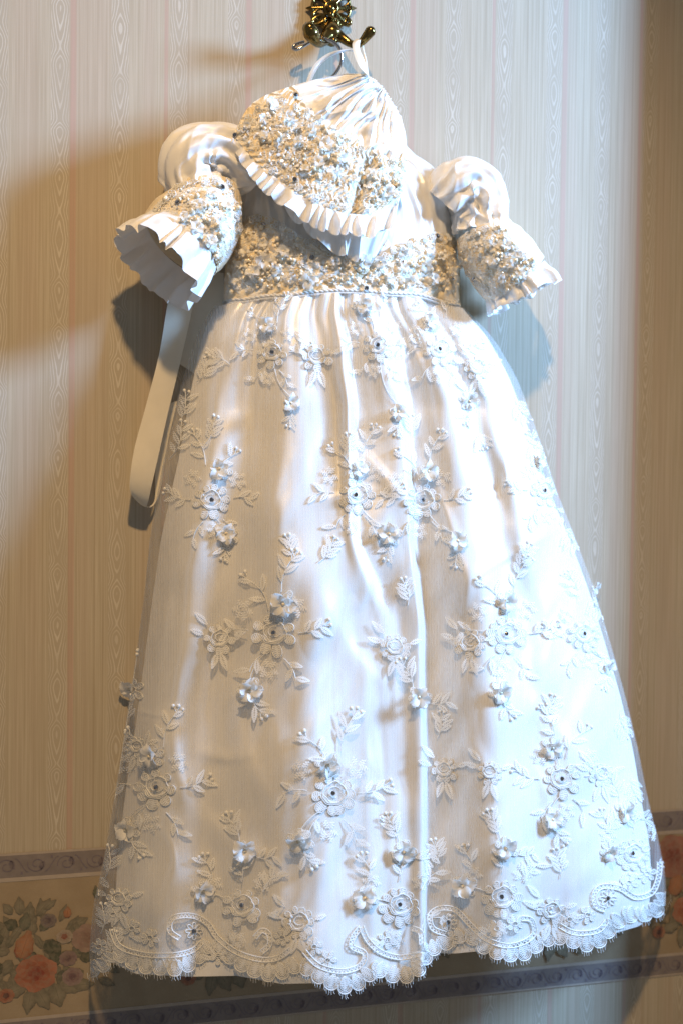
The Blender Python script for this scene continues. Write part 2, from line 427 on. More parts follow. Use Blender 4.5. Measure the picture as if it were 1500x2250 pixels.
def spray(cx, cy, n, rad, seed):
    pr = random.Random(seed); pt = Paint()
    for i in range(n):
        a = pr.uniform(0, 2*math.pi); rr = rad*math.sqrt(pr.random()); x, z = w2(cx, cy)
        g = pr.choice((G1, G2, G2, G3, G3)); far = rr/rad
        g = tuple(v*(1-far)+w*far for v, w in zip(g, G3))
        leaf_p(pt, x+rr*math.cos(a), z+rr*.6*math.sin(a), a+pr.uniform(-.5, .5), pr.uniform(.018, .030), pr.uniform(.0045, .008), tuple(v*1.15 for v in g), tuple(v*.7 for v in g))
    pt.build('printed_leaves')
def bouquet(ox, oy):
    x, z = lambda a: w2(ox+a[0], oy+a[1])[0], None
    def q(px, py): return w2(px+ox, py+oy)
    spray(ox+70, oy+2080, 34, .062, 3+int(ox)); spray(ox+160, oy+2110, 26, .055, 5+int(ox)); spray(ox-20, oy+2110, 22, .05, 6+int(ox))
    pt = Paint()
    for (a, b_, ang, L, wd, g) in ((45, 2010, 95, .026, .007, G3), (28, 2008, 130, .02, .006, G3), (80, 2012, 50, .03, .007, G3), (95, 1998, 35, .022, .005, G3), (52, 2045, 80, .026, .008, G2), (88, 2045, 50, .028, .007, G2),
        (100, 2065, -50, .034, .011, G1), (40, 2035, 160, .02, .008, G1), (125, 2085, -95, .026, .009, G1), (70, 2170, -100, .036, .009, G3), (60, 2165, -160, .034, .009, G3), (80, 2170, -60, .036, .010, G3), (120, 2160, -75, .034, .012, G3),
        (130, 2165, -10, .036, .009, G3), (45, 2130, -70, .03, .007, G2), (190, 2080, 30, .022, .008, G1), (175, 2105, 10, .024, .008, G1), (215, 1975, 100, .02, .005, G2), (10, 2060, 190, .03, .010, G1), (8, 2120, 200, .03, .012, G1), (160, 2165, 0, .03, .008, G3), (120, 2110, -110, .03, .008, G1)):
        xx, zz = q(a, b_); leaf_p(pt, xx, zz, R(ang), L, wd, tuple(v*1.2 for v in g), tuple(v*.75 for v in g))
    pt.build('printed_leaves')
    xx, zz = q(150, 2105); rose_p(xx, zz, .011, (.36, .24, .22), (.32, .2, .18), (.22, .13, .13))
    xx, zz = q(160, 2145); rose_p(xx, zz, .013, (.42, .29, .25), (.36, .22, .2), (.25, .14, .14))
    xx, zz = q(107, 2022); rose_p(xx, zz, .010, (.28, .23, .20), (.25, .19, .18), (.15, .11, .12))
    xx, zz = q(193, 2060); rose_p(xx, zz, .020, (.50, .33, .25), (.46, .29, .22), (.40, .24, .18))
    xx, zz = q(142, 2057); rose_p(xx, zz, .010, (.58, .46, .34), (.52, .38, .28), (.4, .14, .09))
    xx, zz = q(14, 2187); rose_p(xx, zz, .010, (.52, .23, .13), (.48, .18, .1), (.2, .08, .06))
    xx, zz = q(80, 2138); rose_p(xx, zz, .026, (.58, .225, .125), (.52, .17, .085), (.40, .085, .045), ang=.4, petals=6)
    xx, zz = q(45, 2106); tulip_p(xx, zz, .040, .0165, R(72))
    xx, zz = q(148, 2016); tulip_p(xx, zz, .016, .007, R(88))
for ox, oy in ((0, 0), (400, -38), (770, -80), (1140, -110), (1430, -140)): bouquet(ox, oy)
xx, zz = w2(1475, 1880); rose_p(xx, zz, .034, (.50, .22, .15), (.46, .18, .12), (.36, .1, .07), petals=7)

# ------------------------------------------------------------------ christening gown
GB = V3(820, 2150, .05)
gown = thing('christening_gown', GB, 'long ivory satin and lace christening gown with puff sleeves hanging on the wall', 'gown')

TL = [(630, 500), (655, 495), (680, 462), (730, 435), (800, 412), (870, 392), (950, 374), (1050, 352), (1180, 330), (1300, 318), (1450, 298), (1600, 275), (1750, 252), (1880, 230), (1990, 205), (2080, 197), (2190, 200)]
TR = [(630, 1003), (655, 1005), (672, 1014), (740, 1082), (830, 1135), (960, 1183), (1080, 1222), (1180, 1262), (1290, 1303), (1420, 1342), (1530, 1373), (1650, 1402), (1760, 1424), (1850, 1448), (1930, 1463), (2000, 1462), (2070, 1446), (2190, 1430)]
SL = [(630, 502), (655, 498), (680, 472), (740, 444), (870, 418), (1000, 395), (1180, 355), (1300, 338), (1450, 318), (1600, 298), (1750, 275), (1900, 258), (2050, 250), (2190, 250)]
SR = [(630, 1001), (655, 1003), (672, 1010), (740, 1070), (830, 1118), (960, 1166), (1080, 1206), (1180, 1248), (1290, 1290), (1420, 1330), (1530, 1362), (1650, 1390), (1760, 1408), (1850, 1425), (1930, 1430), (2000, 1424), (2070, 1405), (2190, 1395)]
def outl(pts, y):
    a = np.array(pts, float); n = 7
    return sum(np.interp(y+dy, a[:, 0], a[:, 1]) for dy in np.linspace(-22, 22, n))/n
TOPW = [(480, 672), (520, 664), (600, 655), (750, 643), (900, 651), (1010, 676), (1040, 690)]
HEM_T = [(190, 2128), (215, 2136), (238, 2120), (246, 2088), (262, 2104), (300, 2120), (350, 2128), (400, 2128), (432, 2112), (452, 2088), (468, 2070), (482, 2080), (510, 2108), (545, 2130), (590, 2142), (622, 2138), (648, 2118), (672, 2124), (700, 2148), (730, 2166), (765, 2170), (795, 2158), (813, 2130), (822, 2128), (845, 2140), (880, 2148), (915, 2138), (930, 2118), (933, 2100), (940, 2086), (965, 2082), (990, 2066), (1025, 2055), (1050, 2068), (1075, 2090), (1110, 2103), (1150, 2098), (1185, 2078), (1205, 2056), (1225, 2054), (1250, 2068), (1290, 2080), (1325, 2066), (1345, 2036), (1372, 2010), (1400, 2014), (1430, 2012), (1455, 1985), (1465, 1960)]
HEM_S = [(240, 2105), (262, 2122), (300, 2140), (420, 2146), (520, 2144), (620, 2162), (700, 2160), (820, 2140), (925, 2128), (934, 2094), (1000, 2095), (1100, 2085), (1200, 2055), (1300, 2062), (1345, 2052), (1400, 2036), (1440, 2010)]
ROWS = [655, 780, 900, 1150, 1400, 1700, 2150]
TRK = [  # x along rows, then extra depth (m) along rows: ridges and valleys of the satin
 ([540, 500, 470, 430, 400, 370, 350], [.000, .004, .006, .010, .012, .014, .015]),
 ([575, 560, 545, 520, 480, 470, 480], [-.003, -.004, -.006, -.006, -.004, -.004, -.004]),
 ([640, 640, 650, 640, 680, 690, 690], [.003, .006, .008, .012, .020, .026, .028]),
 ([690, 710, 735, 750, 790, 800, 810], [-.003, -.002, .000, .004, .006, .008, .008]),
 ([735, 752, 765, 768, 830, 845, 860], [.004, .010, .013, .008, .004, .000, -.002]),
 ([752, 774, 786, 790, 880, 890, 900], [-.004, -.006, -.006, -.002, -.002, -.004, -.005]),
 ([800, 840, 876, 896, 920, 926, 926], [.003, .008, .010, .009, .006, .003, .002]),
 ([860, 888, 905, 918, 938, 942, 940], [-.004, -.012, -.017, -.024, -.033, -.038, -.038]),
 ([910, 950, 990, 1040, 1070, 1095, 1110], [.004, .006, .008, .010, .012, .014, .014]),
 ([945, 990, 1040, 1095, 1150, 1180, 1200], [-.004, -.005, -.006, -.006, -.002, .000, .000]),
 ([975, 1035, 1085, 1150, 1220, 1270, 1300], [.003, .006, .008, .010, .008, .008, .008]),
]
def tracks(px, py):
    k = len(TRK)
    xs = [sm(py, list(zip(ROWS, t[0]))) for t in TRK]; zs = [sm(py, list(zip(ROWS, t[1]))) for t in TRK]
    L, Rr = outl(TL, py), outl(TR, py)
    xs = [L]+xs+[Rr]; zs = [0*L]+zs+[0*L]
    out = np.zeros_like(px)
    for i in range(len(xs)-1):
        a, c = xs[i], np.maximum(xs[i+1], xs[i]+4)
        t = np.clip((px-a)/(c-a), 0, 1); t = t*t*(3-2*t)
        w_ = (px >= a) & (px < c) if i < len(xs)-2 else (px >= a)
        out = np.where(w_, zs[i]*(1-t)+zs[i+1]*t, out)
    return out
def skirt_base(px, py):
    L, Rr = outl(TL, py), outl(TR, py)
    s = np.clip((px-L)/(Rr-L), 0, 1); c = np.sqrt(np.clip(1-(2*s-1)**2, 0, 1))
    return s, c, .010+ip(py, [(640, .088), (760, .104), (900, .115), (1300, .155), (1800, .205), (2150, .235)])*c**.85
cr_r = random.Random(12)
CREASES = [(480, 1500, 620, 1740, 30, .007), (400, 1320, 330, 1480, 16, .005), (640, 1060, 560, 1480, 34, .007), (775, 990, 930, 1110, 14, .004), (560, 1640, 430, 1660, 16, .004),
    (1050, 930, 1150, 1210, 22, .008), (1210, 1180, 1110, 1340, 24, .006), (1000, 1230, 1010, 1380, 20, .006), (700, 1330, 850, 1480, 24, .006), (450, 1750, 600, 1900, 26, .006), (330, 1180, 300, 1420, 14, .005),
    (1180, 1500, 1300, 1760, 30, .006), (1000, 1640, 1090, 1760, 24, .005), (690, 1090, 820, 1090, 12, .003), (640, 1900, 560, 2080, 24, .005), (960, 1010, 1000, 1250, 16, .005), (380, 1600, 450, 1800, 18, .005)]
CREASES = [(a, b_, c, d, w_*1.3, m_*.55) for a, b_, c, d, w_, m_ in CREASES]
for _i in range(22):
    x_, y_ = cr_r.uniform(330, 1350), cr_r.uniform(800, 2050); a_ = math.pi/2+cr_r.gauss(0, .45)-(x_-830)/2500; l_ = cr_r.uniform(70, 220)
    CREASES.append((x_, y_, x_+l_*math.cos(a_), y_+l_*math.sin(a_), cr_r.uniform(7, 18), cr_r.uniform(.0006, .0018)))
def D_satin(px, py):
    px = np.asarray(px, float); py = np.asarray(py, float)
    s, c, b_ = skirt_base(px, py)
    g = np.exp(-np.clip(py-650, 0, None)/110.)
    gat = .0020*g*np.sin(2*np.pi*(17*s+.5*vn(s*9, py/260, 4)))
    lo = sst(700, 1300, py)
    wr = .015*lo*fbm(px/170+py/500, py/300, 11, 2)+.006*lo*fbm((px+.4*py)/75, py/190, 17, 2)
    for (x0, y0, x1, y1, w_, am) in CREASES:
        dx, dy = x1-x0, y1-y0; L_ = math.hypot(dx, dy); u_ = ((px-x0)*dx+(py-y0)*dy)/L_/L_
        v_ = ((px-x0)*-dy+(py-y0)*dx)/L_+w_*.9*np.sin(u_*2.6+x0)
        wr = wr+am*np.exp(-(v_/np.where(v_ > 0, w_, w_*.6))**2)*np.exp(-np.abs(2*u_-1)**3*1.6)
    wr = wr+.0012*fbm(px/44, py/120, 40, 2)
    return b_+(tracks(px, py)+gat+wr)*np.clip(c*2.2, 0, 1)-.003*np.clip(c*3, 0, 1)
def D_tulle(px, py):
    px = np.asarray(px, float); py = np.asarray(py, float)
    s, c, b_ = skirt_base(px, py)
    g = np.exp(-np.clip(py-650, 0, None)/160.)
    gat = .0024*g*np.sin(2*np.pi*(23*s+.8*vn(s*7, py/300, 8)))
    fl = .0035*np.sin(2*np.pi*(9*s+.6*vn(s*3, py/700, 2)))*sst(700, 1400, py)
    hemw = .008*np.sin(2*np.pi*(7*s+.2))*sst(1850, 2120, py)
    d = b_+.8*tracks(px, py)*np.clip(c*2.2, 0, 1)+(gat+fl+hemw)*np.clip(c*3, 0, 1)+.001*np.clip(c*3, 0, 1)
    return np.maximum(d, D_satin(px, py)+.0012)
def skirtgrid(L_, R_, hem, D, ns, nt, y0=0):
    s = np.linspace(0, 1, ns)[:, None]*np.ones((1, nt)); s = .5-.5*np.cos(np.pi*s)*.6-.5*(1-2*s)*.4
    t = np.ones((ns, 1))*np.linspace(0, 1, nt)[None]
    py = 660+t*1450
    for _ in range(8):
        px = outl(L_, py); px = px+(outl(R_, py)-px)*s
        top = sm(px, TOPW)+y0
        py = top+t*(ip(px, hem)-top)
    return px, py, P(px, py, D(px, py))
px, py, pts = skirtgrid(SL, SR, HEM_S, D_satin, 420, 460)
satin_o = sheet('satin_underskirt', pts, 'satin', gown)
px, py, pts = skirtgrid(TL, TR, HEM_T, D_tulle, 420, 330, -2)
uvs = np.stack([px/1500, py/1500], -1)
tulle_o = sheet('tulle_overskirt', pts, 'tulle', gown, uvs)
# backs of both layers, hanging against the wall
px, py, pts = skirtgrid([(y, x+14) for y, x in SL], [(y, x-14) for y, x in SR], [(x, y-25) for x, y in HEM_S], lambda a, c: .008+.004*np.sin(a/40), 40, 40)
sheet('satin_back', pts, 'satin', gown)
px, py, pts = skirtgrid(TL, TR, [(x, y-8) for x, y in HEM_T], lambda a, c: .011+.003*np.sin(a/23), 60, 40)
sheet('tulle_back', pts, 'tulle', gown, np.stack([px/1500, py/1500], -1))

# ---- bodice
BL = [(290, 600), (330, 560), (380, 528), (440, 526), (500, 514), (560, 503), (610, 496), (675, 494)]
BR = [(290, 850), (325, 880), (345, 928), (375, 962), (420, 988), (470, 1000), (560, 1006), (675, 1006)]
def D_bod(px, py):
    L, Rr = outl(BL, py), outl(BR, py); s = np.clip((px-L)/(Rr-L), 0, 1); c = np.sqrt(1-(2*s-1)**2)
    d = .018+ip(py, [(290, .040), (400, .070), (560, .078), (675, .072)])*c**.8
    pl = .0035*np.sin(2*np.pi*(15*s+1.5*vn(s*5, py/70, 3)))*sst(560, 430, py)*.6
    pl = pl+.006*fbm(px/60, py/110, 9, 3)*sst(600, 500, py)
    return d+pl*np.clip(c*2.5, 0, 1)
def bgrid(y_top, y_bot, D, ns, nt, il=0):
    s = np.linspace(0, 1, ns)[:, None]*np.ones((1, nt)); t = np.ones((ns, 1))*np.linspace(0, 1, nt)[None]
    py = 300+t*360
    for _ in range(6):
        px = outl(BL, py)-il; px = px+(outl(BR, py)+il-px)*s
        a, c = y_top(px), y_bot(px); py = a+t*(c-a)
    return px, py, P(px, py, D(px, py))
px, py, pts = bgrid(lambda x: 300+0*x, lambda x: sm(x, TOPW)-3, D_bod, 150, 130)
bodice = sheet('bodice', pts, 'satin', gown)
LTOP = [(480, 500), (530, 478), (580, 472), (620, 490), (660, 520), (760, 560), (830, 565), (870, 540), (920, 520), (960, 512), (1010, 520)]
px, py, pts = bgrid(lambda x: sm(x, LTOP)+4*np.sin(x/7), lambda x: sm(x, TOPW)-4, lambda a, c: D_bod(a, c)+.0045+.0015*np.sin(a/5+2*np.sin(c/6)), 220, 60, 3)
bod_lace = sheet('bodice_lace', pts, 'lace', gown)
# waistband cord
x = np.linspace(490, 1010, 160); y = sm(x, TOPW)-4
A = Acc()
for k_ in range(2):
    ph_ = k_*np.pi
    A.tube(P(x, y+1.6*np.sin(x/3.4+ph_)-2, D_bod(x, y)+.0045+.0008*np.cos(x/3.4+ph_)), .0015, 6)
A.tube(P(x, y+4, D_bod(x, y)+.004), .0016, 6)
A.build('waistband', 'thread', gown)

# ---- tubes of cloth (sleeves)
def cloth_tube(rings, nth, nsub, mod, dmin=.004):
    a = np.array(rings, float); n = len(a)
    tt = np.linspace(0, n-1, (n-1)*nsub+1)
    def cr_(c):
        i = np.clip(np.floor(tt).astype(int), 0, n-2); u = tt-i
        g = lambda j: a[np.clip(j, 0, n-1), c]
        p0, p1, p2, p3 = g(i-1), g(i), g(i+1), g(i+2)
        return .5*((2*p1)+(-p0+p2)*u+(2*p0-5*p1+4*p2-p3)*u*u+(-p0+3*p1-3*p2+p3)*u**3)
    cx, cy, cd, cr2 = [cr_(c) for c in range(4)]
    C = P(cx, cy, cd); T = np.gradient(C, axis=0)
    for _ in range(2): T[1:-1] = (T[:-2]+T[1:-1]*2+T[2:])/4
    T /= np.linalg.norm(T, axis=1)[:, None]
    e1 = np.cross(T, (0, -1, 0)); e1 /= np.linalg.norm(e1, axis=1)[:, None]; e2 = np.cross(e1, T)
    th = np.arange(nth)*2*np.pi/nth
    th2 = th[None]*np.ones((len(tt), 1)); t2 = tt[:, None]*np.ones((1, nth))
    dr, dt = mod(t2, th2)
    r = cr2[:, None]*PXM*dr
    pts = C[:, None]+r[..., None]*(np.cos(th2)[..., None]*e1[:, None]+np.sin(th2)[..., None]*e2[:, None])+(dt*PXM)[..., None]*T[:, None]
    pts[..., 1] = np.minimum(pts[..., 1], -dmin)
    return pts
def puffmod(seed, n1=13):
    def f(t, th):
        pl = np.sin(n1*th+2.5*vn(np.cos(th)*2+5, t*1.3, seed)+1.5*t)
        g = .5+vn(np.cos(th)*3+9, np.sin(th)*3+t, seed+2)
        return 1+(.11 if seed < 10 else .17)*pl*g+.10*crease(np.cos(th)*1.9+t*.8, np.sin(th)*1.9-t*.5, seed+3)*.7+.10*vn(np.cos(th)*4, np.sin(th)*4+t*2, seed+4), 0*t
    return f
def cufmod(n, seed, w=1.):
    def f(t, th):
        g = sst(0, 1.6, t)
        p_ = th*n+2.6*vn(np.cos(th)*2+3, np.sin(th)*2+3, seed)*3
        zz = np.sin(p_)+.35*np.sin(2*p_+1)
        am_ = .5+1.1*(.5+vn(np.cos(th)*3+1, np.sin(th)*3, seed+7)); return 1+.09*g*zz*w*am_+.03*g*vn(np.cos(th)*6, t*1.5, seed+9), g*(3*np.cos(p_+.8)+9*vn(np.cos(th)*5+7, np.sin(th)*5, seed+1))
    return f
def lacemod(seed):
    return lambda t, th: (1+.012*np.sin(30*th+6*t)+.05*vn(np.cos(th)*3+5, np.sin(th)*3+t*2, seed), 0*t)
SLV = {}
for side in ('l', 'r'):
    if side == 'l':
        puff = [(548, 385, .050, 60), (520, 362, .056, 66), (482, 346, .059, 65), (442, 348, .061, 67), (420, 370, .064, 62), (424, 400, .066, 58), (436, 425, .068, 62)]
        band = [(448, 408, .068, 62), (450, 440, .071, 76), (440, 475, .075, 86), (420, 508, .079, 92), (396, 538, .083, 90)]
        cuff = [(400, 532, .083, 88), (380, 554, .088, 92), (360, 574, .093, 97), (346, 588, .096, 101)]
    else:
        puff = [(978, 455, .046, 62), (1000, 430, .052, 70), (1024, 414, .056, 66), (1040, 424, .058, 63), (1048, 455, .060, 60), (1052, 488, .062, 57), (1055, 512, .064, 58)]
        band = [(1056, 500, .064, 58), (1070, 530, .066, 70), (1092, 562, .068, 78), (1114, 594, .069, 80), (1132, 616, .070, 78)]
        cuff = [(1128, 612, .070, 76), (1137, 628, .071, 76), (1145, 642, .072, 80), (1151, 654, .073, 82)]
    sd = 3 if side == 'l' else 17
    pp = cloth_tube(puff, 150, 18, puffmod(sd)); sl = sheet('sleeve', pp, 'frill', gown, closed=True)
    bp = cloth_tube(band, 110, 12, lacemod(sd)); bl = sheet('sleeve_lace', bp, 'lace', sl, closed=True)
    cp = cloth_tube(cuff, 240, 12, cufmod(11 if side == 'l' else 12, sd)); cu = sheet('cuff_ruffle', cp, 'frill', sl, closed=True)
    SLV[side] = (sl, bl, cu)

# ---- sash ribbons
def ribbon(name, path, mat, parent, wob=0., n=14):
    """path rows: px,py,d of left edge, px,py,d of right edge"""
    a = np.array(path, float); tt = np.linspace(0, len(a)-1, (len(a)-1)*n+1)
    def c_(c):
        i = np.clip(np.floor(tt).astype(int), 0, len(a)-2); u = tt-i; g = lambda j: a[np.clip(j, 0, len(a)-1), c]
        p0, p1, p2, p3 = g(i-1), g(i), g(i+1), g(i+2)
        return .5*((2*p1)+(-p0+p2)*u+(2*p0-5*p1+4*p2-p3)*u*u+(-p0+3*p1-3*p2+p3)*u**3)
    Lp = P(c_(0), c_(1), c_(2)); Rp = P(c_(3), c_(4), c_(5))
    w_ = np.linspace(0, 1, 9)[None, :, None]
    pts = Lp[:, None]*(1-w_)+Rp[:, None]*w_
    pts[..., 1] -= .0015*np.sin(np.pi*w_[..., 0])+wob*np.sin(tt*1.7)[:, None]
    return sheet(name, pts, mat, parent)
ribbon('sash_ribbon', [(388, 600, .030, 440, 600, .030), (370, 660, .034, 425, 668, .032), (350, 780, .038, 396, 800, .035), (322, 890, .040, 372, 900, .036), (297, 980, .042, 352, 985, .038), (287, 1040, .043, 336, 1055, .040), (287, 1078, .040, 328, 1096, .036),
    (300, 1100, .030, 324, 1114, .026), (322, 1114, .017, 338, 1110, .014), (340, 1098, .008, 352, 1080, .008), (342, 1040, .006, 362, 1030, .006), (350, 960, .006, 372, 960, .006), (362, 890, .006, 392, 880, .006)], 'satin_ribbon', gown, wob=.0018)
ribbon('sash_ribbon', [(418, 590, .014, 492, 600, .014), (410, 660, .014, 490, 680, .014), (402, 740, .013, 470, 760, .013), (396, 800, .012, 440, 830, .012)], 'satin_ribbon', gown)

# ---- ray placement on built cloth
def bvh(obs):
    vs, fs = [], []
    for o in obs:
        me = o.data; n = len(me.vertices); co = np.empty(n*3); me.vertices.foreach_get('co', co); b0 = len(vs)
        vs += [tuple(c) for c in co.reshape(-1, 3)]; fs += [tuple(b0+i for i in p.vertices) for p in me.polygons]
    return BVHTree.FromPolygons(vs, fs)
def hit(tree, px, py):
    v = ray(px, py); v = Vector(v.tolist()).normalized()
    loc, nrm, i, d = tree.ray_cast(Vector(CP.tolist()), v)
    if loc is None: return None, None
    if nrm.dot(v) > 0: nrm = -nrm
    return loc, nrm

# ---- shared small meshes: petals, pearls, stones
def petal_mesh(name, L=1., wd=.52, cup=.34, curl=.25, n=5, k=7, seed=0):
    v = []
    for i in range(n):
        t = i/(n-1)
        hw = wd*math.sin(math.pi*min(1, .12+.80*t))**.7
        for j in range(k):
            q = (j/(k-1)*2-1)
            x = q*hw; y = L*t*(1-.10*q*q*t)+.05*math.sin(q*5+seed)*t
            z = cup*math.sin(t*1.9)*(.55)+cup*.6*q*q*hw-curl*t*t*.6+.05*math.sin(q*9+seed*2)*t
            v.append((x, y+.08, z))
    return mesh(name, np.array(v), gridfaces(n, k), 'petal')
PM = [petal_mesh('petal', cup=.5+.12*i, curl=.2+.12*i, wd=.46+.05*i, seed=i) for i in range(3)]
def sphere_mesh(name, mat, n=10, m_=6):
    A = Acc(); v = []; f = []
    for i in range(m_+1):
        for j in range(n):
            a = math.pi*i/m_; v.append((math.sin(a)*math.cos(2*math.pi*j/n), math.sin(a)*math.sin(2*math.pi*j/n), math.cos(a)))
    return mesh(name, np.array(v), gridfaces(m_+1, n, True), mat)
PEARL = sphere_mesh('pearl', 'pearl'); BTN = sphere_mesh('flower_centre', 'pearl', 8, 4)
def stone_mesh():
    v = [(math.cos(a)*.55, math.sin(a)*.55, .55) for a in np.arange(8)*math.pi/4]+[(math.cos(a), math.sin(a), .0) for a in np.arange(8)*math.pi/4+math.pi/8]+[(math.cos(a)*.9, math.sin(a)*.9, -.2) for a in np.arange(8)*math.pi/4+math.pi/8]
    f = [tuple(range(8))]
    for i in range(8):
        j = (i+1) % 8; f += [(i, 8+i, j), (j, 8+i, 8+j), (8+i, 16+i, 16+j, 8+j)]
    return mesh('rhinestone', np.array(v), f, 'stone', False)
STONE = stone_mesh()
def orient(n, spin):
    q = n.to_track_quat('Z', 'Y'); return q @ Matrix.Rotation(spin, 3, 'Z').to_quaternion()
def put(name, me, parent, loc, nrm, s, spin=0, sz=None):
    o = bpy.data.objects.new(name, me); COL.objects.link(o); o.parent = parent
    o.location = Vector(loc)-origin(parent); o.rotation_mode = 'QUATERNION'; o.rotation_quaternion = orient(nrm, spin)
    o.scale = (s, s, s*(sz or 1)); return o
def flower(parent, loc, nrm, r_px, spin=None, npet=5, tilt=None, stone=False, center=True):
    """satin blossom: a button with five petals as sub-parts"""
    spin = rnd.uniform(0, 6.28) if spin is None else spin
    nrm = (nrm+Vector((rnd.uniform(-.25, .25), 0, rnd.uniform(-.25, .25)))).normalized()
    s = r_px*PXM
    c = bpy.data.objects.new('satin_flower', STONE if stone else BTN); COL.objects.link(c); c.parent = parent
    c.location = Vector(loc)+nrm*.003-origin(parent); c.rotation_mode = 'QUATERNION'; c.rotation_quaternion = orient(nrm, spin); cs = s*.17; c.scale = (cs, cs, cs)
    for i in range(npet):
        p_ = bpy.data.objects.new('petal', PM[rnd.randrange(3)]); COL.objects.link(p_); p_.parent = c
        p_.rotation_euler = (rnd.uniform(-.15, .35), rnd.uniform(-.25, .25), i*2*math.pi/npet+rnd.uniform(-.12, .12)); q = 1/.17*rnd.uniform(.85, 1.05); p_.scale = (q, q, q); p_.location = (0, 0, -.3)
    return c

# depth of the tulle sampled once on a fine lattice, then interpolated
_gx = np.arange(170, 1492, 2.); _gy = np.arange(600, 2222, 2.)
_G = D_tulle(*np.meshgrid(_gx, _gy, indexing='ij'))
def DT(px, py):
    i = np.clip((np.asarray(px, float)-170)/2, 0, len(_gx)-1.001); j = np.clip((np.asarray(py, float)-600)/2, 0, len(_gy)-1.001)
    a, b_ = i.astype(int), j.astype(int); u, v = i-a, j-b_
    return (_G[a, b_]*(1-u)+_G[a+1, b_]*u)*(1-v)+(_G[a, b_+1]*(1-u)+_G[a+1, b_+1]*u)*v

# ---- embroidery
class Emb:
    def __init__(s, D, off=.0009, S=None): s.A = Acc(); s.N = Acc(); s.D = D; s.off = off
    def p3(s, p, lift=0.):
        p = np.array(p, float); lo_, hi_ = outl(TL, p[:, 1])+2.5, outl(TR, p[:, 1])-2.5; p[:, 0] = np.clip(p[:, 0], lo_, hi_)
        return P(p[:, 0], p[:, 1], s.D(p[:, 0], p[:, 1])+s.off+lift)
    def nrm(s, p):
        p = np.array(p, float); p[:, 0] = np.clip(p[:, 0], outl(TL, p[:, 1])+4.5, outl(TR, p[:, 1])-4.5)
        ax = P(p[:, 0]+2, p[:, 1], s.D(p[:, 0]+2, p[:, 1]))-P(p[:, 0]-2, p[:, 1], s.D(p[:, 0]-2, p[:, 1]))
        ay = P(p[:, 0], p[:, 1]+2, s.D(p[:, 0], p[:, 1]+2))-P(p[:, 0], p[:, 1]-2, s.D(p[:, 0], p[:, 1]-2))
        n = np.cross(ay, ax); n /= np.linalg.norm(n, axis=1)[:, None]; n[n[:, 1] > 0] *= -1
        return n
    def patch(s, p):
        """closed piece of dense net inside a corded outline"""
        p = np.asarray(p, float); c = p.mean(0); q = np.concatenate([[c], p]); n = len(p)
        s.N.add(s.p3(q, .0002), [(0, 1+i, 1+(i+1) % n, 1+(i+1) % n) for i in range(n)])
    def done(s, name, parent=None):
        o = s.A.build(name, 'thread', gown)
        if s.N.v: s.N.build('net_fill', 'net', o, kind='stuff')
        return o
    def cord(s, p, r=1.15, closed=False, k=4, lift=0.):
        if k == 3: s.A.ribbon(s.p3(p, lift+.0004), r*PXM, s.nrm(p))
        else: s.A.tube(s.p3(p, lift), r*PXM, 6 if r > 1.2 else 4, closed)
    def loop(s, cx, cy, ang, L, wd, fill=True, r=1.15, n=15, pinch=.75, dbl=False):
        """petal-shaped corded loop from base (cx,cy) in direction ang"""
        t = np.linspace(0, 2*np.pi, n, endpoint=False)
        a = L*.5*(1-np.cos(t)); q = wd*.5*np.sin(t)*(.35+.65*np.sin(t/2)**pinch)
        c, d = math.cos(ang), math.sin(ang)
        s.cord(np.stack([cx+a*c-q*d, cy+a*d+q*c], 1), r, True)
        if fill: s.patch(np.stack([cx+a*c-q*d, cy+a*d+q*c], 1))
        if fill: s.loop(cx+2.5*math.cos(ang), cy+2.5*math.sin(ang), ang, L*.82, wd*.72, False, r*.7)
        if fill: s.zig(cx, cy, ang, L*.95, wd*.8, max(7, int(L/2.2)), r*.8)
    def zig(s, cx, cy, ang, L, wd, n, r):
        t = np.linspace(.08, .94, n); q = wd*.5*np.sin(np.pi*t**.85)*np.where(np.arange(n) % 2 == 0, 1, -1)
        a = L*t+np.where(np.arange(n) % 2 == 0, L*.06, -L*.02); c, d = math.cos(ang), math.sin(ang)
        p = np.stack([cx+a*c-q*d, cy+a*d+q*c], 1); s.cord(p, r*.95, k=3, lift=.0002)
    def leaf(s, cx, cy, ang, L, wd):
        """herringbone leaf: two rows of stitches"""
        L *= 1.12; wd *= 1.18; n = max(6, int(L/3.5)); c, d = math.cos(ang), math.sin(ang)
        t = np.linspace(0, 1, 9); h_ = wd*.46*np.sin(np.pi*t**.8); t = np.concatenate([t, t[::-1]])*L; h_ = np.concatenate([h_, -h_[::-1]]); s.patch(np.stack([cx+t*c-h_*d, cy+t*d+h_*c], 1))
        for sd in (1, -1):
            t = np.linspace(.05, .97, n); hw = wd*.5*np.sin(np.pi*t**.8)
            pr = []
            for i in range(n):
                pr.append((L*t[i], 0.6*sd)); pr.append((L*(t[i]+.07), sd*hw[i]))
            pr = np.array(pr); s.cord(np.stack([cx+pr[:, 0]*c-pr[:, 1]*d, cy+pr[:, 0]*d+pr[:, 1]*c], 1), .95, k=3, lift=.0003)
    def bud(s, x, y, r=4.): 
        s.A.blob(s.p3([(x, y)])[0], r*PXM, .6)
    def stem(s, p, r=.95):
        s.cord(p, r)
def arc(x0, y0, x1, y1, bend, n=9):
    t = np.linspace(0, 1, n); dx, dy = x1-x0, y1-y0
    return np.stack([x0+dx*t-dy*bend*np.sin(np.pi*t), y0+dy*t+dx*bend*np.sin(np.pi*t)], 1)
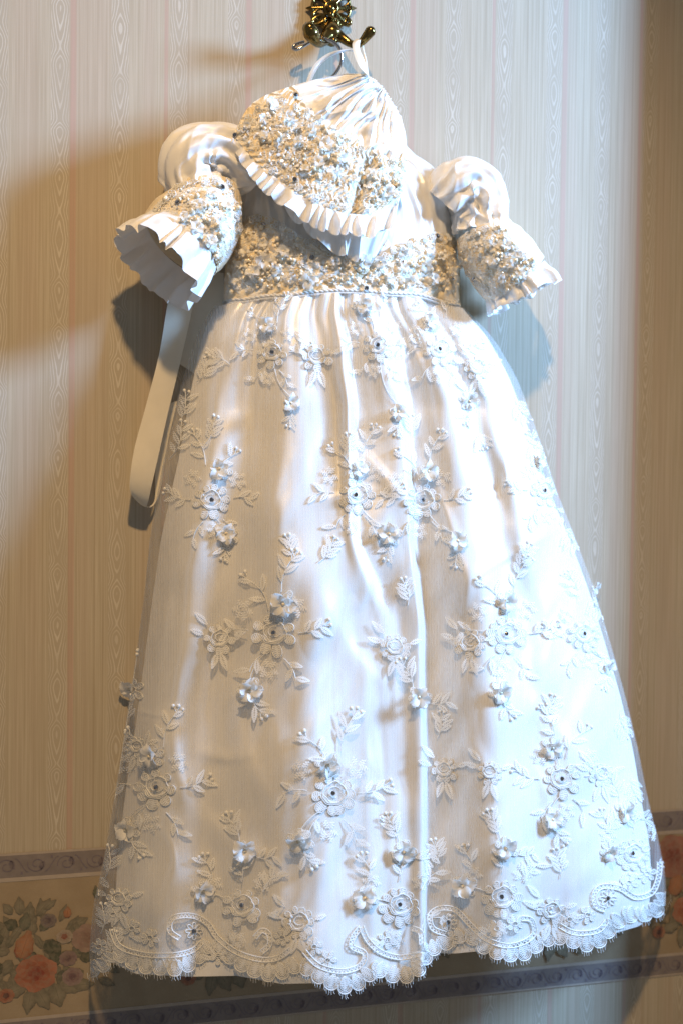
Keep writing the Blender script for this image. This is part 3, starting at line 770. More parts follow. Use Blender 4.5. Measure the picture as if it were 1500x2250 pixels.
def sprig(e, x, y, ang, L, bend=.1, nl=4, buds=2, sc=1.):
    L = L*.86
    x1, y1 = x+L*math.cos(ang), y+L*math.sin(ang); p = arc(x, y, x1, y1, bend); e.stem(p)
    for i in range(nl):
        t = .3+.62*i/max(1, nl-1); j = min(8, int(t*8)); sd = 1 if i % 2 else -1
        e.leaf(p[j, 0], p[j, 1], ang+sd*(.55+.4*rnd.random()), (21+9*rnd.random())*sc, 10.5*sc)
    for i in range(buds):
        a = ang+(i-(buds-1)/2)*.75; q = arc(x1, y1, x1+15*sc*math.cos(a), y1+15*sc*math.sin(a), .1, 4); e.stem(q); e.bud(q[-1, 0], q[-1, 1], 4.2*sc)
def rose(e, cx, cy, r, mir=1, rot=0., stone=True):
    """open rose: off-centre cup, wavy lower lip, uneven scalloped petals"""
    n = rnd.choice((8, 9, 10)); a = rnd.random()
    for i in range(n):
        a += 2*math.pi/n*rnd.uniform(.82, 1.18); dn = (1+math.sin(a))/2
        ln = r*(.34+.26*dn)*rnd.uniform(.88, 1.15); b0 = r*rnd.uniform(.44, .52)
        e.loop(cx+b0*math.cos(a), cy+b0*math.sin(a)*.92, a+rnd.uniform(-.22, .22), ln, r*(.36+.16*dn)*rnd.uniform(.85, 1.15), r=1.1)
    t = np.linspace(0, 2*np.pi, 26, endpoint=False); ox, oy = mir*r*.06, -r*.05
    wv = 1+.07*np.sin(4*t+a)+.04*np.sin(7*t)
    pc = np.stack([cx+ox+r*.50*wv*np.cos(t), cy+oy+r*.44*wv*np.sin(t)], 1); e.cord(pc, 1.25, True, lift=.0006); e.patch(pc)
    q = np.stack([cx+ox+r*.29*np.cos(t[:20]+a), cy+oy+r*.24*np.sin(t[:20]+a)], 1); e.cord(q, 1.1, lift=.0008)
    for i in range(16):
        u_ = .15*math.pi+i*.05*math.pi; e.cord([(cx+r*.34*math.cos(u_), cy+r*.28*math.sin(u_)+r*.05), (cx+r*.50*math.cos(u_+.1), cy+r*.44*math.sin(u_+.1)+r*.08)], .8, k=3, lift=.0004)
    th = np.linspace(.05*np.pi, 1.02*np.pi, 16); k_ = r*.54*(1+.06*np.sin(th*6+a))
    for rr_ in (1., .84): e.cord(np.stack([cx+mir*k_*rr_*np.cos(th), cy+k_*rr_*np.sin(th)*.72+r*.12], 1), 1.15, lift=.0010)
def small_rose(e, cx, cy, r, n=6):
    a0 = rnd.random()*6
    for i in range(n):
        a = a0+i*2*math.pi/n; e.loop(cx+r*.28*math.cos(a), cy+r*.28*math.sin(a), a+rnd.uniform(-.2, .2), r*rnd.uniform(.6, .82), r*rnd.uniform(.5, .64), r=.95)
    t = np.linspace(0, 2*np.pi, 12, endpoint=False); e.cord(np.stack([cx+r*.3*np.cos(t), cy+r*.26*np.sin(t)], 1), 1.1, True, lift=.0006)
def fuzzy(e, cx, cy, r):
    for i in range(6):
        a = i*math.pi/3+rnd.random()*.4; e.zig(cx+r*.15*math.cos(a), cy+r*.15*math.sin(a), a, r*.85, r*.55, 8, .7)
def stoneat(x, y, parent=gown, r=5.2, tree=None, D=DT, off=.004):
    if tree is None:
        loc = V3(x, y, float(D(np.array([x]), np.array([y]))[0])+off); h = 3
        gx = float(D(np.array([x+h]), np.array([y]))[0]-D(np.array([x-h]), np.array([y]))[0])/(2*h*PXM)
        gy = float(D(np.array([x]), np.array([y+h]))[0]-D(np.array([x]), np.array([y-h]))[0])/(2*h*PXM)
        n = Vector((-gx*.6, -1, gy*.6)).normalized(); n = Vector((-gx*.5, -1, gy*.5)).normalized()
    else:
        loc, n = hit(tree, x, y)
        if loc is None: return
        loc = loc+n*.003
    n = (n+Vector((rnd.uniform(-.1, .1), 0, rnd.uniform(-.1, .1)))).normalized()
    return put('rhinestone', STONE, parent, loc, n, r*PXM, rnd.random(), .8)
def skirtflower(x, y, r):
    d = float(D_tulle(np.array([x]), np.array([y]))[0]); h = 6
    gx = float(D_tulle(np.array([x+h]), np.array([y]))[0]-D_tulle(np.array([x-h]), np.array([y]))[0])/(2*h*PXM)
    n = Vector((-np.clip(gx, -1.5, 1.5)*.6, -1, -.15)).normalized()
    flower(gown, V3(x, y, d+.003), n, r)
PI = math.pi
def cluster(cx, cy, f1=None, f2=None, sc=1., mir=1, seed=0, sprigs=None, r=44):
    rnd.seed(seed+int(cx)); e = Emb(DT)
    rose(e, cx, cy, r*sc, mir)
    X = lambda dx: cx+mir*dx*sc
    Y = lambda dy: cy+dy*sc
    A_ = lambda deg: R(deg) if mir > 0 else PI-R(deg)
    sp = sprigs or [(-10, -45, -125, 85, .15, 3, 2), (15, -80, -70, 85, -.1, 4, 3), (48, 0, -18, 60, .1, 4, 2), (-50, -5, 172, 55, .1, 3, 0), (-25, 45, 125, 45, .1, 2, 0), (20, 50, 62, 60, -.1, 3, 0)]
    for (dx, dy, ang, L, be, nl, bu) in sp: sprig(e, X(dx), Y(dy), A_(ang), L*sc, be*mir, nl, bu, sc)
    fuzzy(e, X(-60), Y(-45), 22*sc); fuzzy(e, X(45), Y(-50), 22*sc); fuzzy(e, X(-10), Y(72), 22*sc)
    for f_, rr in ((f1, 24), (f2, 24)):
        if f_:
            small_rose(e, f_[0]+4, f_[1]+2, 26*sc); skirtflower(f_[0], f_[1], rr*min(sc, 1.1))
    if f1: e.stem(arc(cx+(f1[0]-cx)*.2, cy+(f1[1]-cy)*.2, f1[0]+4, f1[1]+2, .05))
    if f2:
        a = math.atan2(f2[1]-cy, f2[0]-cx); e.stem(arc(cx+20*math.cos(a), cy+40*math.sin(a), f2[0], f2[1]-15, .1))
        sprig(e, f2[0]+8, f2[1]+18, R(60) if f2[0] < cx else R(110), 36*sc, .1, 3, 2, sc)
    e.done('embroidered_motif')
    stoneat(cx, cy, off=.005)
cl = [  # centre, blossom above, blossom below, scale, mirror
 (597, 773, (585, 715), (637, 885), .80, 1), (829, 757, (800, 672), (872, 905), .80, 1), (966, 766, (942, 705), (1027, 880), .85, 1),
 (466, 1098, (482, 1030), (497, 1172), .95, -1), (782, 1087, (785, 1030), (853, 1172), .95, 1), (928, 1098, (938, 1035), (1002, 1187), .95, 1),
 (1197, 1077, (1180, 1010), None, .8, -1), (601, 1390, (623, 1325), (547, 1515), 1.12, 1), (1112, 1392, (1108, 1320), (1095, 1520), 1.05, 1),
 (1284, 1392, None, (1330, 1462), .85, -1), (343, 1730, (332, 1660), (279, 1822), 1.1, 1), (732, 1743, (717, 1678), (656, 1845), 1.15, 1), (1234, 1711, (1210, 1642), (1210, 1800), 1.0, -1)]
for i, c_ in enumerate(cl): cluster(*c_[:2], c_[2], c_[3], c_[4], c_[5], seed=i)
bs = [(-60, -50, -110, 55, .1, 3, 3), (0, -50, -95, 60, .1, 4, 0), (45, -30, -50, 60, -.1, 4, 0), (-20, 48, 110, 40, .1, 2, 0), (55, 20, 10, 40, .1, 2, 2)]
for i, c_ in enumerate([(531, 1990, (445, 1957), None, 1.05, 1), (878, 1988, (800, 1972), None, 1.05, 1), (1101, 1971, (1015, 1945), None, 1.05, 1), (1390, 1875, (1335, 1868), None, .9, 1)]):
    cluster(*c_[:2], c_[2], None, c_[4], c_[5], seed=40+i, sprigs=bs)
# lone blossoms with a leafy stalk above
for i, (x, y) in enumerate([(537, 1868), (885, 1870), (1107, 1862), (288, 1512), (917, 1530), (1370, 1782)]):
    rnd.seed(70+i); e = Emb(DT); small_rose(e, x+3, y+3, 27); sprig(e, x-10, y-20, R(-115), 62, .1, 5, 3, 1.05)
    if x > 400: sprig(e, x+22, y+12, R(-5), 50, .2, 4, 0)
    e.done('embroidered_sprig'); skirtflower(x, y, 25)
skirtflower(1303, 1290, 17)
# corded roses without a stone, each with two leaves hanging
for i, (x, y, r_) in enumerate([(697, 782, 34), (482, 1402, 36), (868, 1420, 34), (1030, 1412, 36), (1048, 805, 30), (655, 2025, 40), (262, 1975, 30), (1210, 2000, 34), (1075, 1695, 28), (1320, 1700, 28), (975, 1690, 30), (300, 1640, 24)]):
    rnd.seed(90+i); e = Emb(DT); rose(e, x, y, r_, 1 if i % 2 else -1)
    e.leaf(x+3, y+r_*.9, R(70), 36, 14); e.leaf(x-3, y+r_*.9, R(110), 32, 13); e.leaf(x-r_*.9, y-8, R(200), 28, 12); e.leaf(x-r_*.7, y-r_*.8, R(225), 34, 13); e.leaf(x+r_*.9, y-5, R(-20), 24, 10)
    e.done('embroidered_rose')
# sprays of leaves running up both side edges and between the motifs
for i, (x, y, ang, L) in enumerate([(372, 1010, -70, 90), (392, 930, -75, 70), (432, 840, -60, 60), (452, 975, -70, 60), (505, 800, -160, 50), (255, 1700, -85, 90), (270, 1600, -88, 70), (700, 1235, -55, 60), (640, 1230, -100, 50), (895, 1330, -100, 55), (1130, 1250, -60, 60), (905, 960, -95, 40),
        (1240, 1150, 60, 60), (1165, 960, 60, 50), (1300, 1300, 65, 60), (1360, 1560, 70, 60), (1130, 870, 60, 60), (960, 1620, -80, 50), (1330, 1830, -60, 50), (230, 1930, -80, 70), (222, 2050, -85, 60), (238, 2100, -75, 50), (1385, 1700, 75, 60), (1050, 950, 70, 30), (760, 1000, -85, 40), (1195, 1580, -70, 50), (1230, 1930, -100, 60), (960, 1900, -100, 50)]):
    rnd.seed(120+i); e = Emb(DT); sprig(e, x, y, R(ang), L, .12, 6, 2, .95); e.done('embroidered_sprig')

# ---- scalloped lace hem
hp = np.array([p_ for p_ in HEM_T], float)
seg = np.linalg.norm(np.diff(hp, axis=0), axis=1); cum = np.concatenate([[0], np.cumsum(seg)])
def hem_at(s): return np.interp(s, cum, hp[:, 0]), np.interp(s, cum, hp[:, 1])
TOT = cum[-1]; NSC = int(TOT/31)
fr = Acc(); rnd.seed(5)
for i in range(NSC):
    s0, s1 = TOT*i/NSC, TOT*(i+1)/NSC; (x0, y0), (x1, y1) = hem_at(s0), hem_at(s1)
    if math.hypot(x1-x0, y1-y0) < 10: continue
    e = Emb(DT); mx_, my_ = (x0+x1)/2, (y0+y1)/2; tx, ty = (x1-x0), (y1-y0); LL = math.hypot(tx, ty); tx /= LL; ty /= LL
    nx, ny = -ty, tx
    if ny < 0: nx, ny = -nx, -ny
    dep = 15+6*rnd.random(); t = np.linspace(0, np.pi, 13)
    for r_, q in ((1.4, 1.), (1.0, .80)):
        e.cord(np.stack([mx_-tx*LL*.5*q*np.cos(t)+nx*(dep*q*np.sin(t)**.7-3), my_-ty*LL*.5*q*np.cos(t)+ny*(dep*q*np.sin(t)**.7-3)], 1), r_)
    a = math.atan2(ny, nx)
    e.loop(mx_-nx*22, my_-ny*22, a, 32, LL*.72, r=1.2)
    e.loop(mx_-nx*20-tx*LL*.45, my_-ny*20-ty*LL*.45, a+.1, 20, LL*.4, r=.9)
    e.done('lace_scallop')
    for j in range(5):
        q = -.8+.4*j; bx = mx_+tx*LL*.45*q+nx*(dep*math.sqrt(max(0, 1-q*q*.7))-3); by = my_+ty*LL*.45*q+ny*(dep*math.sqrt(max(0, 1-q*q*.7))-3); l_ = rnd.uniform(8, 13)
        d = float(D_tulle(np.array([bx]), np.array([by]))[0])+.001
        fr.tube(P([bx, bx+rnd.uniform(-1.5, 1.5), bx+rnd.uniform(-2, 2)+1], [by-2, by+l_*.5, by+l_], [d, d+.001, d]), .55*PXM, 3)
fr.build('eyelash_fringe', 'thread', gown, kind='stuff')
# braided bands that swing above the scallops and curl into scrolls
def braid(e, p, w_=5.):
    p = np.asarray(p, float); seg = np.linalg.norm(np.diff(p, axis=0), axis=1); c = np.concatenate([[0], np.cumsum(seg)])
    n = max(8, int(c[-1]/4)); s = np.linspace(0, c[-1], n); q = np.stack([np.interp(s, c, p[:, 0]), np.interp(s, c, p[:, 1])], 1)
    t = np.gradient(q, axis=0); t /= np.linalg.norm(t, axis=1)[:, None]+1e-9; nn = np.stack([-t[:, 1], t[:, 0]], 1)
    e.cord(q+nn*w_, 1.3, lift=.0005); e.cord(q-nn*w_, 1.3, lift=.0005)
    z = q+nn*(w_*.85)*np.where(np.arange(n) % 2 == 0, 1, -1)[:, None]; e.cord(z, 1.0, k=3)
def spline(pts, n=12):
    a = np.array(pts, float); tt = np.linspace(0, len(a)-1, (len(a)-1)*n+1); i = np.clip(np.floor(tt).astype(int), 0, len(a)-2); u = (tt-i)[:, None]
    g = lambda j: a[np.clip(j, 0, len(a)-1)]
    p0, p1, p2, p3 = g(i-1), g(i), g(i+1), g(i+2)
    return .5*((2*p1)+(-p0+p2)*u+(2*p0-5*p1+4*p2-p3)*u*u+(-p0+3*p1-3*p2+p3)*u**3)
for pts_ in ([(246, 2040), (262, 2078), (310, 2096), (370, 2100), (420, 2090), (445, 2070)],
             [(395, 2062), (374, 2045), (380, 2018), (420, 2012), (455, 2028), (480, 2062), (520, 2092), (570, 2108), (610, 2105), (640, 2085)],
             [(560, 2060), (575, 2045), (590, 2052), (592, 2075), (575, 2092)],
             [(668, 2090), (700, 2122), (750, 2134), (790, 2122), (800, 2095), (772, 2080), (776, 2058), (793, 2036)],
             [(793, 2036), (806, 2065), (835, 2092), (880, 2104), (922, 2096)], [(905, 2040), (922, 2048), (925, 2075)],
             [(978, 2052), (950, 2040), (944, 2012), (965, 1996), (1000, 2000), (1030, 2030), (1065, 2062), (1110, 2078), (1150, 2070), (1172, 2050), (1166, 2022), (1145, 2018)],
             [(1228, 2034), (1262, 2050), (1310, 2046), (1332, 2024)],
             [(1330, 2000), (1308, 1990), (1304, 1965), (1322, 1948), (1360, 1952), (1395, 1972), (1430, 1962), (1445, 1930), (1448, 1895)]):
    e = Emb(DT); braid(e, spline(pts_)); e.done('hem_braid')
for x, y in ((427, 2046), (984, 2027), (1335, 1974)):
    rnd.seed(int(x)); e = Emb(DT)
    for i in range(8): a = i*PI/4; e.loop(x+5*math.cos(a), y+5*math.sin(a), a, 14, 9, fill=False, r=1.2)
    e.done('embroidered_daisy'); stoneat(x, y)
# loops along the bottom: filler net flowers between braids
for i, (x, y) in enumerate([(290, 2040), (330, 2060), (480, 2100), (620, 2060), (690, 2080), (720, 2110), (850, 2065), (1000, 2060), (1090, 2040), (1130, 2030), (1250, 2020), (1290, 2010), (1420, 1920), (1380, 1940), (250, 2010), (218, 2080)]):
    rnd.seed(300+i); e = Emb(DT); small_rose(e, x, y, 20, 6); e.leaf(x-14, y+8, R(200), 24, 10); e.done('embroidered_rosette')
print('gown skirt done')

# ------------------------------------------------------------------ bonnet
bon = thing('baby_bonnet', V3(800, 165, .06), 'ivory satin baby bonnet with beaded lace brim hung over the gown neckline', 'bonnet')
US = [0, .15, .3, .45, .6, .75, .9, 1.]
VC = {  # v: list of (px,py,d) at US
 0.0: [(785, 163, .098), (800, 164, .100), (815, 170, .102), (830, 182, .102), (843, 198, .100), (856, 218, .095), (870, 240, .086), (882, 262, .072)],
 0.10: [(752, 163, .100), (776, 173, .114), (797, 185, .122), (815, 199, .124), (833, 217, .122), (851, 239, .114), (870, 265, .098), (890, 293, .076)],
 0.42: [(645, 188, .094), (662, 224, .122), (694, 258, .140), (737, 288, .150), (782, 314, .150), (828, 336, .138), (866, 347, .114), (893, 342, .085)],
 0.64: [(556, 226, .098), (602, 282, .128), (653, 327, .147), (703, 360, .158), (750, 386, .159), (800, 403, .147), (848, 404, .122), (890, 388, .092)],
 0.86: [(512, 296, .100), (560, 352, .128), (618, 398, .146), (668, 432, .158), (716, 456, .160), (772, 470, .150), (832, 462, .126), (878, 430, .096)],
}
def flat(d): return d if d < .085 else .085+(d-.085)*.55
VC = {k_: [(a, b_, flat(c)) for a, b_, c in r_] for k_, r_ in VC.items()}
def bsurf(cols, u, v):
    ks = sorted(cols); 
    def at(k): a = np.array(cols[k]); return np.stack([cub(US, a[:, c], u) for c in range(3)], -1)
    out = None
    for i in range(len(ks)-1):
        t = np.clip((v-ks[i])/(ks[i+1]-ks[i]), 0, 1)
        if out is None: out = at(ks[0])
        p0 = at(ks[max(0, i-1)]); p1 = at(ks[i]); p2 = at(ks[i+1]); p3 = at(ks[min(len(ks)-1, i+2)])
        u_ = t[..., None]; m1 = (p2-p0)/2 if i > 0 else (p2-p1); m2 = (p3-p1)/2 if i < len(ks)-2 else (p2-p1)
        if i > 0: m1 = (p2-p0)*(ks[i+1]-ks[i])/(ks[i+1]-ks[i-1])
        if i < len(ks)-2: m2 = (p3-p1)*(ks[i+1]-ks[i])/(ks[i+2]-ks[i])
        h = (2*u_**3-3*u_**2+1)*p1+(u_**3-2*u_**2+u_)*m1+(-2*u_**3+3*u_**2)*p2+(u_**3-u_**2)*m2
        out = np.where((v >= ks[i])[..., None], h, out)
    return out
def cub(xs, ys, x):
    xs = np.asarray(xs, float); ys = np.asarray(ys, float); i = np.clip(np.searchsorted(xs, x)-1, 0, len(xs)-2)
    m_ = np.gradient(ys, xs); h = xs[i+1]-xs[i]; t = (x-xs[i])/h
    return (2*t**3-3*t**2+1)*ys[i]+(t**3-2*t**2+t)*h*m_[i]+(-2*t**3+3*t**2)*ys[i+1]+(t**3-t**2)*h*m_[i+1]
def uvgrid(nu, nv, v0, v1): return np.meshgrid(np.linspace(0, 1, nu), np.linspace(v0, v1, nv), indexing='ij')
u, v = uvgrid(330, 120, 0, .46)
q = bsurf(VC, u, v)
edge = np.sin(np.pi*u)**.4
pl = np.sin(2*np.pi*(10*u+2.2*vn(u*6+v*2, v*6, 3)+.8*vn(u*17, v*4, 13))); am = .0055*np.exp(-v/.22)*sst(0, .05, v)+.0015
q[..., 2] += edge*(am*pl+.010*fbm(u*9+v*2, v*5, 51, 3)*sst(0, .1, v)+.0045*crease(u*8, v*5, 61)*sst(.03, .15, v)+.003*np.sin(2*np.pi*37*u)*np.exp(-v/.04))
q[..., 0] += 3*np.sin(2*np.pi*23*u)*np.exp(-v/.03); q[..., 1] += 4*vn(u*40, v*8, 77)*np.exp(-v/.05)
crown = sheet('crown', P(q[..., 0], q[..., 1], q[..., 2]), 'frill', bon)
u, v = uvgrid(300, 90, .41, .87)
q = bsurf(VC, u, v); wv = 7*np.sin(2*np.pi*11*u)*sst(.48, .41, v); q[..., 1] += wv
q[..., 2] += .005+.0012*np.sin(u*190+3*np.sin(v*60))+.006*fbm(u*7, v*5, 71, 2)
# the brim is folded in two big lobes, with a crease toward the right
q[..., 2] -= .016*np.exp(-((u-.73-.12*(v-.6))/.035)**2)*sst(.40, .55, v)
brim = sheet('lace_brim', P(q[..., 0], q[..., 1], q[..., 2]), 'lace', bon)
RIM = VC[.86]
OUT = [(505, 308, .098), (540, 372, .130), (590, 428, .152), (650, 470, .168), (704, 502, .172), (768, 512, .164), (826, 518, .142), (862, 490, .104)]
def ruffle(name, inner, outer, npl, amp, sc, seed, d0=0.):
    inner = [(a, b_, c if inner is RIM else flat(c)) for a, b_, c in inner]; outer = [(a, b_, flat(c)) for a, b_, c in outer]
    u, v = uvgrid(420, 26, 0, 1)
    a = np.array(inner, float); b_ = np.array(outer, float)
    I = np.stack([cub(US, a[:, c], u) for c in range(3)], -1); O = np.stack([cub(US, b_[:, c], u) for c in range(3)], -1)
    q = I*(1-v[..., None])+O*v[..., None]
    p_ = 2*np.pi*(npl*u+2.0*vn(u*6, 0*u, seed)+.5*vn(u*15+v, 0*u, seed+1)); g = v**.8*(.55+1.0*(.5+vn(u*9, v*.8, seed+2)))
    q[..., 2] += d0+amp*g*(np.sin(p_)+.35*np.sin(2*p_+.6)); q[..., 1] += sc*g*(np.cos(p_+.5)+.8*vn(u*23, 0*u, seed+3)); q[..., 0] += sc*.8*g*np.sin(p_+1.1)
    return sheet(name, P(q[..., 0], q[..., 1], q[..., 2]), 'frill', bon)
ruf = ruffle('brim_ruffle', RIM, OUT, 13, .007, 5, 3, .005)
IN2 = [(512, 300, .088), (560, 360, .112), (618, 405, .128), (668, 440, .138), (716, 470, .140), (772, 488, .132), (832, 485, .116), (868, 455, .09)]
OUT2 = [(520, 330, .086), (562, 398, .108), (612, 446, .124), (668, 500, .136), (716, 544, .140), (768, 562, .134), (812, 566, .122), (842, 530, .098)]
ruffle('lining_ruffle', IN2, OUT2, 8, .0055, 6, 9)
u, v = uvgrid(60, 20, 0, 1)
a = np.array(VC[0.0], float); b_ = np.array(IN2, float)
q = np.stack([cub(US, a[:, c], u) for c in range(3)], -1)*(1-v[..., None])+np.stack([cub(US, b_[:, c], u) for c in range(3)], -1)*v[..., None]
q[..., 2] = q[..., 2]*.86-.008+.01*np.sin(np.pi*v)*np.sin(np.pi*u)
sheet('lining', P(q[..., 0], q[..., 1], q[..., 2]), 'satin', bon)
# hanging ribbon loop of the bonnet over the right arm of the hook
def wire(A, pts, r, k=8, n=10):
    p = np.array(pts, float); q = spline(p, n); A.tube(P(q[:, 0], q[:, 1], q[:, 2]), r, k)
    return q
ribbon('ribbon_loop', [(803, 162, .118, 812, 168, .114), (790, 148, .095, 806, 158, .092), (780, 128, .072, 800, 132, .070), (774, 105, .056, 790, 108, .054), (775, 92, .050, 792, 88, .048), (786, 86, .040, 797, 92, .038),
    (796, 104, .040, 800, 112, .036), (799, 128, .050, 805, 130, .050), (800, 150, .08, 808, 152, .08), (800, 166, .10, 810, 168, .10)], 'satin_ribbon', bon)
print('bonnet done')

# ------------------------------------------------------------------ beads, blossoms and net on the three lace areas
BAND = {'l': [(385, 408), (440, 398), (505, 398), (528, 440), (526, 520), (500, 570), (455, 608), (430, 590), (385, 545), (330, 485), (345, 450)],
        'r': [(1005, 520), (1050, 500), (1105, 500), (1130, 540), (1165, 570), (1192, 590), (1165, 622), (1120, 640), (1085, 655), (1040, 620), (1012, 585)]}
BODP = [(500, 520), (560, 482), (620, 500), (680, 545), (740, 575), (820, 578), (880, 545), (960, 522), (1003, 530), (1003, 640), (900, 630), (750, 622), (600, 632), (500, 648)]
BRMP = [(520, 300), (560, 245), (615, 215), (660, 240), (700, 262), (770, 290), (790, 345), (830, 360), (885, 350), (880, 430), (835, 455), (770, 465), (700, 450), (640, 412), (580, 362)]
def inside(poly, x, y):
    c = False; j = len(poly)-1
    for i in range(len(poly)):
        if (poly[i][1] > y) != (poly[j][1] > y) and x < (poly[j][0]-poly[i][0])*(y-poly[i][1])/(poly[j][1]-poly[i][1])+poly[i][0]: c = not c
        j = i
    return c
def sample(poly, r_):
    xs = [p_[0] for p_ in poly]; ys = [p_[1] for p_ in poly]
    while True:
        x, y = r_.uniform(min(xs), max(xs)), r_.uniform(min(ys), max(ys))
        if inside(poly, x, y): return x, y
def area(poly): return abs(sum(poly[i-1][0]*poly[i][1]-poly[i][0]*poly[i-1][1] for i in range(len(poly))))/2
def basis(n):
    a = n.cross(Vector((0, 0, 1))); a = a.normalized() if a.length > 1e-3 else Vector((1, 0, 0)); return a, n.cross(a)
def discmesh(A, loc, n, r, k=6):
    a, b_ = basis(n); A.add([tuple(loc+(a*math.cos(t)+b_*math.sin(t))*r) for t in np.arange(k)*2*PI/k], [(0, 1, 2, 3), (0, 3, 4, 5)])
def embellish(root, poly, surf, seed, blossoms, stones, npearl, clumps, dens=1.):
    blossoms = [(a, b_, c*.82) for a, b_, c in blossoms]; npearl = int(npearl*1.15)
    r_ = random.Random(seed); T = bvh(surf); A = area(poly)
    # corded net: tiny curls all over
    N = Acc()
    for i in range(int(A*.024*dens)):
        x, y = sample(poly, r_); loc, n = hit(T, x, y)
        if loc is None: continue
        a, b_ = basis(n); rr = r_.uniform(1.8, 3.8)*PXM; ph_ = r_.random()*6.3; ln = r_.uniform(1.2, 2)
        th = np.linspace(0, r_.uniform(3.6, 6.2), 7)
        c = np.array([tuple(loc+n*(.0005+.0007*r_.random())+(a*math.cos(t+ph_)*rr*ln+b_*math.sin(t+ph_)*rr)) for t in th])
        N.ribbon(c, .85*PXM, tuple(n))
    N.build('corded_net', 'thread', root, kind='stuff')
    Q = Acc(); k_ = 0
    for i in range(int(A*.0042*dens)):
        x, y = sample(poly, r_)
        if r_.random() < .45: c_ = r_.choice(clumps); x, y = c_[0]+r_.gauss(0, 16), c_[1]+r_.gauss(0, 13)
        loc, n = hit(T, x, y)
        if loc is None or not inside(poly, x, y): continue
        n2 = (n+Vector([r_.gauss(0, .35) for _ in range(3)])).normalized(); discmesh(Q, loc+n*.0026, n2, r_.uniform(2.4, 4.0)*PXM)
    Q.build('sequins', 'sequin', root, kind='stuff', smooth=False)
    for (x, y) in stones: stoneat(x, y, root, 5.6, T)
    for i in range(npearl):
        c_ = r_.choice(clumps) if r_.random() < .7 else None
        x, y = sample(poly, r_) if c_ is None else (c_[0]+r_.gauss(0, 20), c_[1]+r_.gauss(0, 17))
        loc, n = hit(T, x, y)
        if loc is None or not inside(poly, x, y): continue
        s = r_.choice((2.8, 3.4, 3.4, 4.4, 5.6))*PXM; put('pearl', PEARL, root, loc+n*(.002+s*.6), n, s)
    global rnd
    keep = rnd; rnd = r_
    for (x, y, rr) in blossoms:
        loc, n = hit(T, x, y)
        if loc is not None: flower(root, loc+n*.003, n, rr, npet=r_.choice((5, 5, 6)))
    rnd = keep
# scalloped lace edges along brims and bands: small corded petals standing proud
def edgeflowers(root, surf, pts, seed):
    r_ = random.Random(seed); T = bvh(surf)
    for (x, y, rr) in pts:
        loc, n = hit(T, x, y)
        if loc is None: continue
        A = Acc(); a, b_ = basis(n)
        for i in range(5):
            a0 = i*2*PI/5+r_.random(); th = np.linspace(0, 2*PI, 9, endpoint=False); rr2 = rr*PXM
            c = np.array([tuple(loc+n*.003+a*(math.cos(a0)*rr2*.55+math.cos(t)*rr2*.38)+b_*(math.sin(a0)*rr2*.55+math.sin(t)*rr2*.38)) for t in th]); A.tube(c, 1.0*PXM, 5, True, ref=tuple(n))
        A.build('lace_floret', 'thread', root)
clL = [(440, 460), (470, 500), (420, 490), (400, 515), (455, 440), (480, 460)]
embellish(gown, BAND['l'], [SLV['l'][1]], 1, [(440, 455, 15), (475, 490, 20), (488, 520, 17), (432, 505, 19), (405, 480, 13), (462, 530, 15), (460, 430, 14), (405, 520, 12), (495, 455, 12), (372, 480, 11), (420, 545, 12)], [(487, 412), (381, 527), (392, 447)], 55, clL)
clR = [(1095, 550), (1110, 575), (1080, 565), (1135, 580), (1070, 535), (1120, 540)]
embellish(gown, BAND['r'], [SLV['r'][1]], 2, [(1105, 540, 16), (1080, 575, 15), (1120, 580, 14), (1060, 600, 14), (1140, 600, 13), (1075, 535, 12), (1135, 560, 12), (1040, 565, 12), (1100, 610, 13)], [(1057, 486), (1164, 601), (1041, 612)], 50, clR)
clB = [(575, 560), (600, 590), (540, 580), (760, 600), (800, 600), (920, 580), (960, 590), (990, 610), (640, 560), (560, 610)]
embellish(gown, BODP, [bod_lace, bodice], 3, [(545, 560, 18), (575, 572, 24), (620, 555, 17), (560, 605, 22), (610, 590, 16), (530, 590, 15), (680, 615, 22), (735, 575, 15), (792, 570, 24), (835, 575, 17), (880, 550, 15), (930, 580, 20), (965, 570, 16), (985, 600, 17), (900, 615, 16), (945, 615, 17), (850, 612, 14), (575, 535, 15), (640, 605, 13), (880, 590, 15), (520, 625, 12), (1000, 580, 14), (940, 550, 12)],
    [(580, 493), (683, 564), (884, 578), (958, 519), (803, 633), (990, 610)], 115, clB)
clN = [(600, 250), (580, 265), (700, 300), (720, 330), (690, 350), (640, 350), (830, 400), (815, 420), (850, 410), (600, 300), (750, 330)]
embellish(bon, BRMP, [brim], 4, [(590, 235, 22), (570, 265, 15), (635, 260, 15), (690, 290, 18), (715, 320, 22), (665, 315, 16), (740, 345, 18), (700, 360, 17), (585, 305, 14), (620, 315, 15), (735, 300, 16), (730, 375, 14), (815, 385, 14), (845, 420, 17), (870, 400, 14), (800, 420, 13), (775, 400, 12), (670, 380, 15), (860, 375, 12), (545, 275, 12), (655, 285, 12)],
    [(649, 212), (747, 286), (646, 395), (516, 298)], 95, clN)
edgeflowers(gown, [bod_lace], [(x, float(sm(x, LTOP))+8, 9) for x in range(505, 1000, 17)], 5)
edgeflowers(gown, [SLV['l'][1]], [(390, 415, 11), (405, 410, 11), (425, 405, 11), (350, 460, 12), (365, 445, 12), (378, 430, 11), (450, 402, 10), (475, 400, 10), (500, 402, 10), (450, 590, 12), (470, 580, 12), (488, 565, 11), (520, 470, 10), (524, 500, 10)], 6)
edgeflowers(gown, [SLV['r'][1]], [(1110, 520, 10), (1120, 535, 10), (1135, 550, 10), (1150, 565, 10), (1170, 580, 10), (1020, 540, 10), (1015, 570, 10), (1030, 600, 11), (1050, 620, 11), (1070, 640, 11), (1040, 512, 9), (1065, 505, 9), (1090, 503, 9)], 7)
